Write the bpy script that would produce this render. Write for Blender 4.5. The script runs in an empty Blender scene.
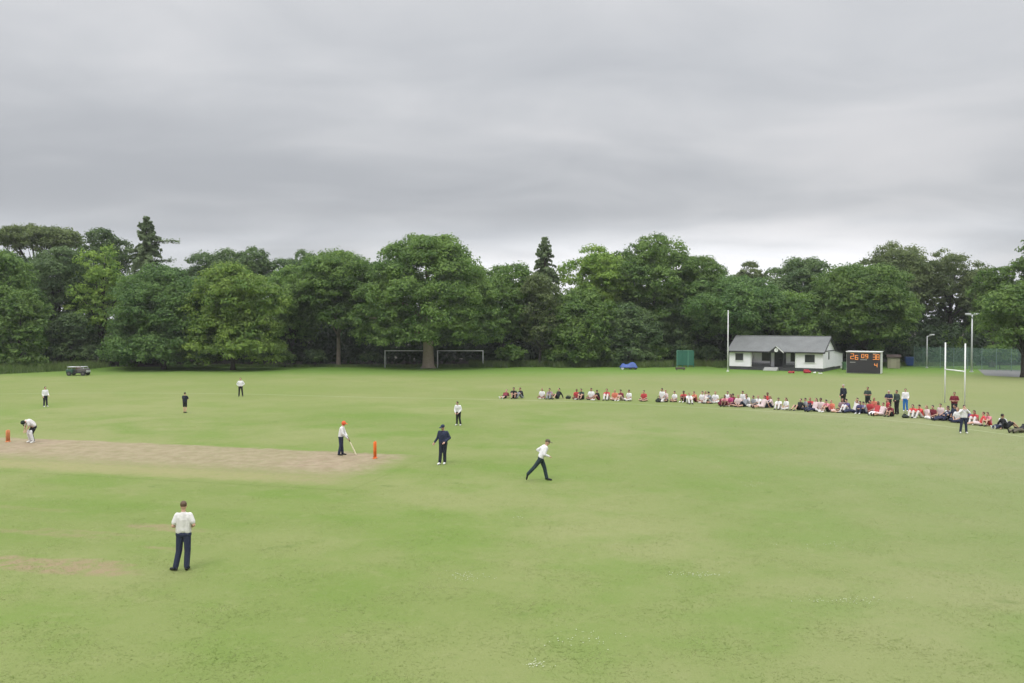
import bpy, math, random
import numpy as np
from mathutils import Vector, Matrix

# ------------------------------------------------------------------ camera, sky, sun, exposure
scene = bpy.context.scene
COL = scene.collection
F, CAMH, HORIZON = 880.0, 6.4, 321.0            # focal length in pixels, drone height, horizon row
PITCH = math.atan((341.5 - HORIZON) / F)
cam = bpy.data.cameras.new('camera'); camo = bpy.data.objects.new('camera', cam)
COL.objects.link(camo); scene.camera = camo
camo.location = (0, 0, CAMH)
camo.rotation_euler = (math.pi/2 - PITCH, 0, 0)
cam.sensor_width = 36; cam.lens = F / 1024 * 36
cam.clip_end = 6000

SUN_EL, SUN_AZ = math.radians(56), math.radians(205)     # high, behind the camera to the left
world = bpy.data.worlds.new('World'); scene.world = world; world.use_nodes = True
WT = world.node_tree; WN, WL = WT.nodes, WT.links
WN.clear()
def wn(t, **k):
    n = WN.new(t)
    for a, v in k.items(): setattr(n, a, v)
    return n
w_out = wn('ShaderNodeOutputWorld'); w_bg = wn('ShaderNodeBackground')
w_bg.inputs['Strength'].default_value = 0.1
sky = wn('ShaderNodeTexSky', sky_type='NISHITA', sun_disc=False, sun_elevation=SUN_EL, sun_rotation=SUN_AZ)
tc = wn('ShaderNodeTexCoord'); sep = wn('ShaderNodeSeparateXYZ')
WL.new(tc.outputs['Generated'], sep.inputs[0])
def wmath(op, a, b=None, clamp=False):
    n = wn('ShaderNodeMath', operation=op, use_clamp=clamp)
    for i, s in enumerate((a, b)):
        if s is None: continue
        if isinstance(s, (int, float)): n.inputs[i].default_value = s
        else: WL.new(s, n.inputs[i])
    return n.outputs[0]
zc = wmath('ADD', wmath('MAXIMUM', sep.outputs[2], 0.0), 0.16)
cu, cv = wmath('DIVIDE', sep.outputs[0], zc), wmath('DIVIDE', sep.outputs[1], zc)
comb = wn('ShaderNodeCombineXYZ'); WL.new(cu, comb.inputs[0]); WL.new(cv, comb.inputs[1])
def wnoise(scale, off, detail, rough, dist=0.0):
    m = wn('ShaderNodeMapping'); m.inputs['Scale'].default_value = scale; m.inputs['Location'].default_value = off
    WL.new(comb.outputs[0], m.inputs[0])
    n = wn('ShaderNodeTexNoise'); n.inputs['Scale'].default_value = 1
    n.inputs['Detail'].default_value = detail; n.inputs['Roughness'].default_value = rough
    n.inputs['Distortion'].default_value = dist
    WL.new(m.outputs[0], n.inputs['Vector']); return n.outputs['Fac']
na = wnoise((.42, .60, 1), (3.1, 1.7, 0), 4, .45, .5)
nb = wnoise((1.5, 2.0, 1), (7.3, 4.2, 0), 5, .5, .6)
mixn = wmath('ADD', wmath('MULTIPLY', na, .72), wmath('MULTIPLY', nb, .28))
ramp = wn('ShaderNodeValToRGB'); cr = ramp.color_ramp; cr.interpolation = 'B_SPLINE'
cr.elements[0].position = .36; cr.elements[0].color = (.450, .468, .500, 1)
cr.elements[1].position = .63; cr.elements[1].color = (.735, .730, .745, 1)
e = cr.elements.new(.50); e.color = (.590, .604, .628, 1)
WL.new(mixn, ramp.inputs[0])
# brighter gap low over the horizon, brighter overhead (an overcast sky is brightest at the zenith)
hz = wn('ShaderNodeMapRange', interpolation_type='SMOOTHSTEP'); hz.inputs[1].default_value = .06; hz.inputs[2].default_value = .125
hz.inputs[3].default_value = 1; hz.inputs[4].default_value = 0; WL.new(sep.outputs[2], hz.inputs[0])
hzn = wmath('MULTIPLY', hz.outputs[0], wmath('MULTIPLY', wmath('SUBTRACT', wnoise((.40, .8, 1), (1.2, .4, 0), 3, .5), .33), 4.2, True))
zen = wn('ShaderNodeMapRange', interpolation_type='SMOOTHSTEP'); zen.inputs[1].default_value = .34; zen.inputs[2].default_value = .80
zen.inputs[3].default_value = 1; zen.inputs[4].default_value = 4.0; WL.new(sep.outputs[2], zen.inputs[0])
top = wn('ShaderNodeMapRange', interpolation_type='SMOOTHSTEP'); top.inputs[1].default_value = .13; top.inputs[2].default_value = .30
top.inputs[3].default_value = .97; top.inputs[4].default_value = 1.12; WL.new(sep.outputs[2], top.inputs[0])
gain = wmath('MULTIPLY', wmath('MULTIPLY', zen.outputs[0], top.outputs[0]), wmath('ADD', wmath('MULTIPLY', hzn, .62), 1.0))
cl = wn('ShaderNodeVectorMath', operation='SCALE'); WL.new(ramp.outputs[0], cl.inputs[0])
WL.new(wmath('MULTIPLY', gain, 10.0), cl.inputs['Scale'])
wmix = wn('ShaderNodeMix', data_type='RGBA'); wmix.inputs['Factor'].default_value = .965
WL.new(sky.outputs[0], wmix.inputs[6]); WL.new(cl.outputs[0], wmix.inputs[7])
WL.new(wmix.outputs[2], w_bg.inputs['Color']); WL.new(w_bg.outputs[0], w_out.inputs['Surface'])

sun = bpy.data.lights.new('sun', 'SUN'); suno = bpy.data.objects.new('sun', sun); COL.objects.link(suno)
sun.energy = 1.5; sun.angle = math.radians(24); sun.color = (1.0, .965, .91)
sd = Vector((math.sin(SUN_AZ) * math.cos(SUN_EL), math.cos(SUN_AZ) * math.cos(SUN_EL), math.sin(SUN_EL)))
suno.rotation_euler = sd.to_track_quat('Z', 'Y').to_euler()
vs = scene.view_settings
vs.view_transform = 'Standard'; vs.look = 'None'; vs.gamma = 1; vs.exposure = 0.0; vs.use_curve_mapping = False
scene.render.engine = 'CYCLES'
scene.cycles.max_bounces = 8; scene.cycles.diffuse_bounces = 6; scene.cycles.transparent_max_bounces = 8

# ------------------------------------------------------------------ helpers
ST, CT = math.sin(PITCH), math.cos(PITCH)
def G(x, y):
    """ground point seen at a photograph pixel"""
    u, v = (x - 512) / F, (341.5 - y) / F
    dy, dz = CT + v * ST, -ST + v * CT
    t = -CAMH / dz
    return Vector((u * t, dy * t, 0))
def XZ(x, y, Y):
    """world X and height of pixel (x, y) at distance Y"""
    u, v = (x - 512) / F, (341.5 - y) / F
    dy, dz = CT + v * ST, -ST + v * CT
    return Y * u / dy, CAMH + Y * dz / dy

def tag(o, label=None, cat=None, group=None, kind=None):
    if label: o['label'] = label
    if cat: o['category'] = cat
    if group: o['group'] = group
    if kind: o['kind'] = kind
    return o
def empty(name, loc, rz=0):
    o = bpy.data.objects.new(name, None); COL.objects.link(o)
    o.location = loc; o.rotation_euler = (0, 0, rz); o.empty_display_size = .3
    return o

class MB:
    """collects shapes and links them as one mesh object"""
    def __init__(s): s.v, s.f, s.n = [], [], 0
    def add(s, verts, faces):
        verts = np.asarray(verts, dtype=float).reshape(-1, 3)
        s.v.append(verts); s.f += [tuple(i + s.n for i in f) for f in faces]; s.n += len(verts); return s
    def box(s, x0, x1, y0, y1, z0, z1, b=0.0):
        if b:
            m = min(b, (x1-x0)/2.1, (y1-y0)/2.1, (z1-z0)/2.1)
            pts = []
            for z, i in ((z0, m), (z0+m, 0), (z1-m, 0), (z1, m)):
                X0, X1, Y0, Y1 = x0+i, x1-i, y0+i, y1-i
                pts += [(X0+m, Y0, z), (X1-m, Y0, z), (X1, Y0+m, z), (X1, Y1-m, z), (X1-m, Y1, z), (X0+m, Y1, z), (X0, Y1-m, z), (X0, Y0+m, z)]
            fs = [tuple(range(7, -1, -1)), tuple(range(24, 32))]
            for r in range(3):
                for k in range(8): fs.append((r*8+k, r*8+(k+1) % 8, r*8+8+(k+1) % 8, r*8+8+k))
            return s.add(pts, fs)
        return s.add([(x0,y0,z0),(x1,y0,z0),(x1,y1,z0),(x0,y1,z0),(x0,y0,z1),(x1,y0,z1),(x1,y1,z1),(x0,y1,z1)],
                     [(3,2,1,0),(4,5,6,7),(0,1,5,4),(1,2,6,5),(2,3,7,6),(3,0,4,7)])
    def tube(s, pts, rad, seg=8):
        pts = [Vector(p) for p in pts]; n = len(pts)
        rads = rad if hasattr(rad, '__len__') else [rad] * n
        V = []
        for i, p in enumerate(pts):
            d = (pts[min(i+1, n-1)] - pts[max(i-1, 0)]).normalized()
            a = d.cross(Vector((0, 0, 1)) if abs(d.z) < .9 else Vector((1, 0, 0))).normalized(); b = d.cross(a)
            for k in range(seg):
                t = 2 * math.pi * k / seg
                V.append(p + (a * math.cos(t) + b * math.sin(t)) * rads[i])
        fs = [tuple(range(seg)), tuple(range((n-1)*seg + seg-1, (n-1)*seg - 1, -1))]
        for i in range(n-1):
            for k in range(seg):
                fs.append((i*seg+k, (i+1)*seg+k, (i+1)*seg+(k+1) % seg, i*seg+(k+1) % seg))
        return s.add([tuple(v) for v in V], fs)
    def ell(s, c, r, seg=12, rings=8, M=None):
        c = Vector(c); V = [Vector((0, 0, -1))]; fs = []
        for i in range(1, rings):
            ph = -math.pi/2 + math.pi * i / rings
            for k in range(seg):
                t = 2 * math.pi * k / seg
                V.append(Vector((math.cos(ph)*math.cos(t), math.cos(ph)*math.sin(t), math.sin(ph))))
        V.append(Vector((0, 0, 1)))
        for k in range(seg): fs.append((0, 1+(k+1) % seg, 1+k))
        for i in range(rings-2):
            for k in range(seg):
                a, b = 1+i*seg, 1+(i+1)*seg
                fs.append((a+k, a+(k+1) % seg, b+(k+1) % seg, b+k))
        l = len(V)-1; a = 1+(rings-2)*seg
        for k in range(seg): fs.append((a+k, a+(k+1) % seg, l))
        W = []
        for v in V:
            w = Vector((v.x*r[0], v.y*r[1], v.z*r[2]))
            if M is not None: w = M @ w
            W.append(tuple(w + c))
        return s.add(W, fs)
    def cap(s, p0, p1, r0, r1=None, seg=10):
        """closed tapered capsule"""
        if r1 is None: r1 = r0
        p0, p1 = Vector(p0), Vector(p1); d = p1 - p0
        if d.length < 1e-5: return s.ell(p0, (r0,)*3)
        d.normalize()
        pts = [p0 - d*r0*.98, p0 - d*r0*.7, p0, p1, p1 + d*r1*.7, p1 + d*r1*.98]
        return s.tube(pts, [r0*.2, r0*.71, r0, r1, r1*.71, r1*.2], seg)
    def prism(s, poly, y0, y1):
        """polygon in the local xz plane, extruded along y"""
        n = len(poly)
        V = [(x, y0, z) for x, z in poly] + [(x, y1, z) for x, z in poly]
        fs = [tuple(range(n)), tuple(range(2*n-1, n-1, -1))] + [(i, i+n, (i+1) % n + n, (i+1) % n) for i in range(n)]
        return s.add(V, fs)
    def prism_x(s, poly, x0, x1):
        n = len(poly)
        V = [(x0, y, z) for y, z in poly] + [(x1, y, z) for y, z in poly]
        fs = [tuple(range(n-1, -1, -1)), tuple(range(n, 2*n))] + [(i, (i+1) % n, (i+1) % n + n, i+n) for i in range(n)]
        return s.add(V, fs)
    def mesh(s, name):
        me = bpy.data.meshes.new(name)
        me.from_pydata([tuple(v) for v in np.concatenate(s.v)], [], s.f); me.update(); return me
    def build(s, name, mat, parent=None, smooth=False):
        me = s.mesh(name); me.materials.append(mat)
        if smooth: me.shade_smooth()
        o = bpy.data.objects.new(name, me); COL.objects.link(o)
        if parent: o.parent = parent
        return o

# ------------------------------------------------------------------ materials
def newmat(name):
    m = bpy.data.materials.new(name); m.use_nodes = True
    N, L = m.node_tree.nodes, m.node_tree.links
    return m, N, L, N['Principled BSDF']
def plain(name, col, rough=.7, var=.12, scale=6.0, metal=0.0, emit=None, bump=0.0):
    """one colour broken up by noise"""
    m, N, L, B = newmat(name)
    t = N.new('ShaderNodeTexCoord'); n = N.new('ShaderNodeTexNoise')
    n.inputs['Scale'].default_value = scale; n.inputs['Detail'].default_value = 5
    L.new(t.outputs['Object'], n.inputs['Vector'])
    mx = N.new('ShaderNodeMix'); mx.data_type = 'RGBA'
    mx.inputs[6].default_value = (*[c*(1-var) for c in col], 1); mx.inputs[7].default_value = (*[min(1, c*(1+var)) for c in col], 1)
    L.new(n.outputs['Fac'], mx.inputs['Factor']); L.new(mx.outputs[2], B.inputs['Base Color'])
    B.inputs['Roughness'].default_value = rough; B.inputs['Metallic'].default_value = metal
    B.inputs['Specular IOR Level'].default_value = .3
    if emit:
        B.inputs['Emission Color'].default_value = (*emit[:3], 1); B.inputs['Emission Strength'].default_value = emit[3]
    if bump:
        bp = N.new('ShaderNodeBump'); bp.inputs['Strength'].default_value = bump; bp.inputs['Distance'].default_value = .02
        L.new(n.outputs['Fac'], bp.inputs['Height']); L.new(bp.outputs[0], B.inputs['Normal'])
    return m
def leafmat(name, a, b, transl=.3):
    """leaves: two greens mixed by noise in the crown, a little per tree"""
    m, N, L, B = newmat(name)
    t = N.new('ShaderNodeTexCoord'); oi = N.new('ShaderNodeObjectInfo')
    n = N.new('ShaderNodeTexNoise'); n.inputs['Scale'].default_value = .32; n.inputs['Detail'].default_value = 4
    L.new(t.outputs['Object'], n.inputs['Vector'])
    n2 = N.new('ShaderNodeTexNoise'); n2.inputs['Scale'].default_value = 2.2; n2.inputs['Detail'].default_value = 2
    L.new(t.outputs['Object'], n2.inputs['Vector'])
    ad = N.new('ShaderNodeMath'); ad.operation = 'ADD'; L.new(n.outputs['Fac'], ad.inputs[0]); L.new(n2.outputs['Fac'], ad.inputs[1])
    mr = N.new('ShaderNodeMapRange'); mr.inputs[1].default_value = .80; mr.inputs[2].default_value = 1.20
    L.new(ad.outputs[0], mr.inputs[0])
    mx = N.new('ShaderNodeMix'); mx.data_type = 'RGBA'; mx.inputs[6].default_value = (*a, 1); mx.inputs[7].default_value = (*b, 1)
    L.new(mr.outputs[0], mx.inputs['Factor'])
    hs = N.new('ShaderNodeHueSaturation'); L.new(mx.outputs[2], hs.inputs['Color'])
    m2 = N.new('ShaderNodeMapRange'); m2.inputs[3].default_value = .88; m2.inputs[4].default_value = 1.14; L.new(oi.outputs['Random'], m2.inputs[0])
    L.new(m2.outputs[0], hs.inputs['Value'])
    B.inputs['Roughness'].default_value = .62; B.inputs['Specular IOR Level'].default_value = .25
    L.new(hs.outputs[0], B.inputs['Base Color'])
    tr = N.new('ShaderNodeBsdfTranslucent'); L.new(hs.outputs[0], tr.inputs['Color'])
    ms = N.new('ShaderNodeMixShader'); ms.inputs[0].default_value = transl
    L.new(B.outputs[0], ms.inputs[1]); L.new(tr.outputs[0], ms.inputs[2])
    L.new(ms.outputs[0], N['Material Output'].inputs['Surface'])
    return m

LEAF = dict(
    mid=leafmat('leaves_mid_green', (.066, .134, .030), (.188, .292, .066), .42),
    bright=leafmat('leaves_bright_green', (.098, .188, .032), (.262, .370, .070), .42),
    dark=leafmat('leaves_dark_green', (.050, .094, .034), (.138, .206, .072), .42),
    blue=leafmat('leaves_fresh_green', (.060, .132, .036), (.172, .282, .076), .42),
    olive=leafmat('leaves_olive_green', (.080, .116, .042), (.188, .238, .086), .42),
    pine=leafmat('needles_grey_green', (.108, .158, .074), (.212, .276, .132), .38),
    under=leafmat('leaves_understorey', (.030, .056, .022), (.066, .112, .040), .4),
)
BARK = plain('bark_grey_brown', (.24, .195, .16), .9, .3, 3.0, bump=.6)
BARKD = plain('bark_dark', (.045, .038, .030), .9, .35, 3.0, bump=.6)
WHITE = plain('white_paint', (.74, .74, .73), .55, .05, 1.5)
OFFW = plain('off_white_paint', (.60, .60, .58), .6, .08, 1.5)
BLACK = plain('black_paint', (.028, .028, .031), .6, .2, 3)
STEEL = plain('galvanised_steel', (.50, .51, .51), .45, .1, 4, metal=.3)
GLASSD = plain('dark_window_glass', (.035, .038, .042), .12, .1, 2)

# ground: one material for the sheet and the pitch strip, all in world metres
S1, S2 = G(375, 458.5), G(8, 442.0)              # feet of the two wickets
PD = (S1 - S2).normalized(); PNn = Vector((PD.y, -PD.x, 0))
if PNn.y > 0: PNn = -PNn                          # across the pitch, towards the camera
PMID = (S1 + S2) / 2
def ground_material():
    m, N, L, B = newmat('mown_grass_and_soil')
    geo = N.new('ShaderNodeNewGeometry'); P = geo.outputs['Position']
    def val(s, i):
        if isinstance(s, (int, float)): i.default_value = s
        else: L.new(s, i)
    def mth(op, a, b=None, clamp=False):
        n = N.new('ShaderNodeMath'); n.operation = op; n.use_clamp = clamp
        val(a, n.inputs[0])
        if b is not None: val(b, n.inputs[1])
        return n.outputs[0]
    def noise(scale, detail=4, rough=.55, vec=None, off=0):
        n = N.new('ShaderNodeTexNoise'); n.inputs['Scale'].default_value = scale
        n.inputs['Detail'].default_value = detail; n.inputs['Roughness'].default_value = rough
        v = vec or P
        if off:
            a = N.new('ShaderNodeVectorMath'); a.inputs[1].default_value = (off, off*.7, 0); L.new(v, a.inputs[0]); v = a.outputs[0]
        L.new(v, n.inputs['Vector']); return n.outputs['Fac']
    def rng(v, a, b, c=0.0, d=1.0, smooth=True):
        n = N.new('ShaderNodeMapRange'); n.interpolation_type = 'SMOOTHSTEP' if smooth else 'LINEAR'
        n.inputs[1].default_value = a; n.inputs[2].default_value = b; n.inputs[3].default_value = c; n.inputs[4].default_value = d
        L.new(v, n.inputs[0]); return n.outputs[0]
    def mix(f, a, b):
        n = N.new('ShaderNodeMix'); n.data_type = 'RGBA'; val(f, n.inputs['Factor'])
        for s, i in ((a, 6), (b, 7)):
            if isinstance(s, tuple): n.inputs[i].default_value = (*s, 1)
            else: L.new(s, n.inputs[i])
        return n.outputs[2]
    def dot(vx, vy, c):
        n = N.new('ShaderNodeVectorMath'); n.operation = 'DOT_PRODUCT'; n.inputs[1].default_value = (vx, vy, 0)
        L.new(P, n.inputs[0]); return mth('SUBTRACT', n.outputs['Value'], c)
    sp = N.new('ShaderNodeSeparateXYZ'); L.new(P, sp.inputs[0]); X, Y = sp.outputs[0], sp.outputs[1]
    U = dot(PD.x, PD.y, PD.dot(PMID)); V = dot(PNn.x, PNn.y, PNn.dot(PMID))
    big, med, sml, fine = noise(.055, 4), noise(.35, 5, .6, off=31), noise(2.3, 5, .65, off=9), noise(22, 4, .7)
    grain = noise(75, 2, .6)
    c = mix(rng(big, .36, .64), (.138, .184, .050), (.198, .216, .086))
    c = mix(mth('MULTIPLY', rng(noise(.16, 5, .6, off=131), .46, .66), .60), c, (.108, .182, .030))
    c = mix(mth('MULTIPLY', rng(med, .45, .72), .55), c, (.118, .184, .036))
    c = mix(mth('MULTIPLY', rng(noise(.9, 5, .6, off=77), .56, .74), .40), c, (.212, .225, .096))
    # paler, drier outfield to the right and beyond the boundary
    c = mix(mth('MULTIPLY', rng(mth('ADD', X, mth('MULTIPLY', big, 16)), 4, 34), .55), c, (.192, .202, .112))
    c = mix(mth('MULTIPLY', rng(mth('ADD', Y, mth('MULTIPLY', med, 20)), 66, 86), .45), c, (.180, .198, .072))
    # lusher strip before the trees
    c = mix(mth('MULTIPLY', rng(mth('ADD', Y, mth('MULTIPLY', med, 9)), 100, 120), .85), c, (.088, .180, .024))
    # mown bands of the square, along the pitch
    st = mth('SINE', mth('MULTIPLY', V, 1.35)); sq = mth('MULTIPLY', rng(U, 13, 16.5, 1, 0), rng(V, 15, 19, 1, 0))
    sq = mth('MULTIPLY', sq, rng(V, -6, -3))
    c = mix(mth('MULTIPLY', mth('MULTIPLY', rng(st, -.3, .8), sq), .30), c, (.190, .210, .080))
    wig = mth('MULTIPLY', mth('SUBTRACT', noise(1.1, 5, .65, off=5), .5), 1.6)
    Vw = mth('ADD', V, wig); Uw = mth('ADD', U, mth('MULTIPLY', wig, 1.3))
    strip = mth('MULTIPLY', mth('MULTIPLY', rng(Vw, -1.75, -1.15), rng(Vw, 2.6, 5.2, 1, 0)), rng(Uw, 10.6, 12.7, 1, 0))
    strip2 = mth('MULTIPLY', mth('MULTIPLY', rng(Vw, 2.2, 4.2), rng(Vw, 5.8, 7.2, 1, 0)), rng(Uw, 10.6, 12.6, 1, 0))
    straw = mth('MULTIPLY', mth('MULTIPLY', rng(Vw, 4.6, 5.4), rng(Vw, 6.2, 7.2, 1, 0)), rng(Uw, 7, 12, 1, 0))
    c = mix(mth('MULTIPLY', strip2, mth('ADD', mth('MULTIPLY', rng(sml, .35, .65), .35), .42)), c, (.228, .200, .110))
    c = mix(mth('MULTIPLY', straw, .42), c, (.255, .240, .110))
    soil = mix(rng(noise(1.6, 6, .65, off=14), .36, .66), (.236, .182, .124), (.298, .236, .168))
    ends = mth('ADD', rng(mth('ABSOLUTE', mth('SUBTRACT', U, 8.8)), .6, 2.4, .16, 0), rng(mth('ABSOLUTE', mth('ADD', U, 8.8)), .6, 2.4, .16, 0))
    c = mix(mth('MULTIPLY', strip, mth('ADD', mth('ADD', mth('MULTIPLY', rng(sml, .30, .62), .14), .72), ends), True), c, soil)
    # worn ends of older pitches nearer the camera, at their own places
    for (px, py, ru, rv, amt) in ((40, 565, 3.3, .66, .9), (98, 563, 1.2, .36, .7), (165, 528, 1.5, .45, .7), (40, 533, 2.6, .32, .42), (165, 548, .9, .2, .45), (20, 508, 3, .3, .2), (85, 532, 2.2, .25, .3)):
        g = G(px, py); u0, v0 = (g - PMID).dot(PD), (g - PMID).dot(PNn)
        du = mth('DIVIDE', mth('SUBTRACT', Uw, u0), ru); dv = mth('DIVIDE', mth('SUBTRACT', mth('ADD', V, mth('MULTIPLY', wig, .45)), v0), rv)
        d = mth('ADD', mth('MULTIPLY', du, du), mth('MULTIPLY', dv, dv))
        msk = mth('MULTIPLY', rng(d, .25, 1.25, 1, 0), mth('ADD', mth('MULTIPLY', rng(sml, .38, .56), .75), .25))
        c = mix(mth('MULTIPLY', msk, amt), c, (.240, .182, .112))
    # small tufts and grain of the turf
    c = mix(mth('MULTIPLY', rng(noise(.55, 6, .7, off=51), .62, .72), .40), c, (.068, .115, .026))
    c = mix(mth('MULTIPLY', rng(noise(1.7, 6, .72, off=23), .50, .72), .26), c, (.098, .158, .033))
    c = mix(mth('MULTIPLY', rng(noise(3.6, 5, .7, off=61), .52, .74), .26), c, (.235, .245, .110))
    c = mix(mth('MULTIPLY', rng(fine, .35, .75), .22), c, mix(.5, c, (.070, .105, .022)))
    c = mix(mth('MULTIPLY', rng(grain, .4, .8), .25), c, mix(.45, c, (.300, .330, .150)))
    L.new(c, B.inputs['Base Color']); B.inputs['Roughness'].default_value = .95; B.inputs['Specular IOR Level'].default_value = .08
    bp = N.new('ShaderNodeBump'); bp.inputs['Strength'].default_value = .55; bp.inputs['Distance'].default_value = .05
    L.new(mth('ADD', mth('MULTIPLY', fine, .6), mth('MULTIPLY', sml, .8)), bp.inputs['Height']); L.new(bp.outputs[0], B.inputs['Normal'])
    return m
GROUND = ground_material()

# ------------------------------------------------------------------ the setting
def sheet(name, pts, z, mat):
    me = bpy.data.meshes.new(name); me.from_pydata([(p[0], p[1], z) for p in pts], [], [tuple(range(len(pts)))])
    me.materials.append(mat); o = bpy.data.objects.new(name, me); COL.objects.link(o); return tag(o, kind='structure')
sheet('ground', [(-3000, -600), (3000, -600), (3000, 4000), (-3000, 4000)], 0, GROUND)
pp = [PMID + PD*u + PNn*v for u, v in ((-14, -2.3), (12.8, -2.3), (12.8, 7.4), (-14, 7.4))]
sheet('cricket_pitch', [(p.x, p.y) for p in pp], .004, GROUND)

def smooth_line(pts, step=.8):
    """Catmull-Rom through ground points"""
    out = []
    P = [pts[0]] + pts + [pts[-1]]
    for i in range(1, len(P)-2):
        a, b, c, d = P[i-1], P[i], P[i+1], P[i+2]
        n = max(2, int((c-b).length / step))
        for k in range(n):
            t = k/n
            out.append(.5*((2*b) + (c-a)*t + (2*a-5*b+4*c-d)*t*t + (3*b-a-3*c+d)*t**3))
    out.append(pts[-1]); return out
def ribbon(name, pts, w, z, mat):
    V, Fc = [], []
    for i, p in enumerate(pts):
        d = (pts[min(i+1, len(pts)-1)] - pts[max(i-1, 0)]).normalized(); n = Vector((-d.y, d.x, 0))
        a, b = p + n*w/2, p - n*w/2
        V += [(a.x, a.y, z), (b.x, b.y, z)]
        if i: Fc.append((2*i-2, 2*i-1, 2*i+1, 2*i))
    me = bpy.data.meshes.new(name); me.from_pydata(V, [], Fc); me.materials.append(mat)
    o = bpy.data.objects.new(name, me); COL.objects.link(o); return tag(o, kind='structure')
LINE = plain('worn_white_line', (.240, .268, .135), .9, .25, .8)
BL = [G(x, y) for x, y in ((-120, 396), (0, 394), (120, 393), (240, 394), (300, 395.5), (370, 397.3), (440, 398.4), (510, 400), (560, 401.3), (620, 403.6), (680, 406.5),
      (740, 409.8), (800, 413.6), (860, 418), (900, 421.3), (950, 427), (1000, 433.6), (1024, 437), (1080, 446), (1150, 460))]
ribbon('boundary_line', smooth_line(BL), .17, .004, LINE)
CREASE = plain('chalk_crease', (.46, .43, .36), .9, .2, 2)
TARMAC = plain('grey_tarmac', (.155, .155, .150), .9, .15, .6)
a, b, c_, d = G(985, 375.5), G(1200, 386), G(1200, 372), G(978, 369.5)
sheet('tarmac_path', [(a.x, a.y), (b.x, b.y), (c_.x, c_.y), (d.x, d.y)], .004, TARMAC)

# ------------------------------------------------------------------ trees
def leaf_mesh(name, P, Nn, size, rng):
    """one mesh of diamond leaf clumps at P facing Nn"""
    n = len(P)
    Nn = Nn / np.maximum(np.linalg.norm(Nn, axis=1, keepdims=True), 1e-6)
    r = rng.normal(size=(n, 3)); T = np.cross(Nn, r); T /= np.maximum(np.linalg.norm(T, axis=1, keepdims=True), 1e-6)
    Bt = np.cross(Nn, T)
    s = size * rng.uniform(.6, 1.35, (n, 1)); w = s * rng.uniform(.5, .8, (n, 1))
    droop = Nn * s * rng.uniform(-.12, .12, (n, 1))
    V = np.empty((n, 4, 3)); V[:, 0] = P - T*s*.5; V[:, 1] = P + Bt*w*.5 + droop; V[:, 2] = P + T*s*.5; V[:, 3] = P - Bt*w*.5 + droop
    me = bpy.data.meshes.new(name)
    me.vertices.add(4*n); me.vertices.foreach_set('co', V.reshape(-1))
    me.loops.add(4*n); me.loops.foreach_set('vertex_index', np.arange(4*n, dtype=np.int32))
    me.polygons.add(n); me.polygons.foreach_set('loop_start', np.arange(0, 4*n, 4, dtype=np.int32))
    me.polygons.foreach_set('loop_total', np.full(n, 4, dtype=np.int32))
    me.update(calc_edges=True); return me
def clump_leaves(C, R, per, rng, flat=.85, upb=.22):
    """leaves on the shells of clumps C (k,3) with radii R (k,)"""
    idx = np.repeat(np.arange(len(C)), per)
    d = rng.normal(size=(len(idx), 3)); d /= np.linalg.norm(d, axis=1, keepdims=True)
    d[:, 2] = np.where(d[:, 2] < -.25, -d[:, 2]*rng.uniform(0, 1, len(d)), d[:, 2])
    rr = R[idx][:, None] * rng.uniform(.55, 1.08, (len(idx), 1))
    P = C[idx] + d * rr * np.array([1, 1, flat])
    Nn = d + np.array([0, 0, upb]) + rng.normal(size=d.shape)*.32
    return P, Nn
def lobes_round(R, zb, zt, rng, n=16, spread=.62, lr=.42, top=1.0):
    """lobes filling an uneven egg between zb and zt"""
    zc, hh = (zb+zt)/2, (zt-zb)/2; L = []
    for i in range(n):
        z = -1 + 2*(i+.5)/n; z = max(-.98, min(.98, z + rng.uniform(-.08, .08)))
        rad = math.sqrt(max(.05, 1-z*z)); rad = max(rad, 1-.30*z*z) if z < 0 else rad**(1/top)
        th = i*2.399963 + rng.uniform(-.35, .35)
        f = spread*rng.uniform(.68, 1.16)
        q = lr*R*rng.uniform(.68, 1.28)
        qz = min(q*.8, hh*.5)
        L.append((math.cos(th)*rad*R*f, math.sin(th)*rad*R*f, zc + z*(hh-qz)*1.0, q, q, qz))
    L.append((0, 0, zc, R*.5, R*.5, hh*.6))
    return L
def crown_mesh(name, lobes, rng, leaf=.40, dens=1.0, clump=1.0, flat=.85, gaps=0.0):
    CC, RR = [], []
    for (x, y, z, rx, ry, rz) in lobes:
        area = 4*math.pi*((rx*ry)**1.6/3 + 2*(rx*rz)**1.6/3)**(1/1.6)
        k = max(4, int(area/(clump*clump*1.5)*dens))
        d = rng.normal(size=(k, 3)); d /= np.linalg.norm(d, axis=1, keepdims=True)
        d[:, 2] = np.where((d[:, 2] < -.5) & (rng.uniform(size=k) < .7), -d[:, 2], d[:, 2])
        f = rng.uniform(.80, 1.06, (k, 1))
        c = np.array([x, y, z]) + d*f*np.array([rx, ry, rz])
        CC.append(c); RR.append(clump*rng.uniform(.55, 1.25, k))
    C, R = np.concatenate(CC), np.concatenate(RR)
    if gaps:
        keep = rng.uniform(size=len(C)) > gaps; C, R = C[keep], R[keep]
    C[:, 2] = np.maximum(C[:, 2], .35)
    P, Nn = clump_leaves(C, R, int(34*clump*clump*(.40/leaf)**2), rng, flat)
    return leaf_mesh(name, P, Nn, leaf, rng)
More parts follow.
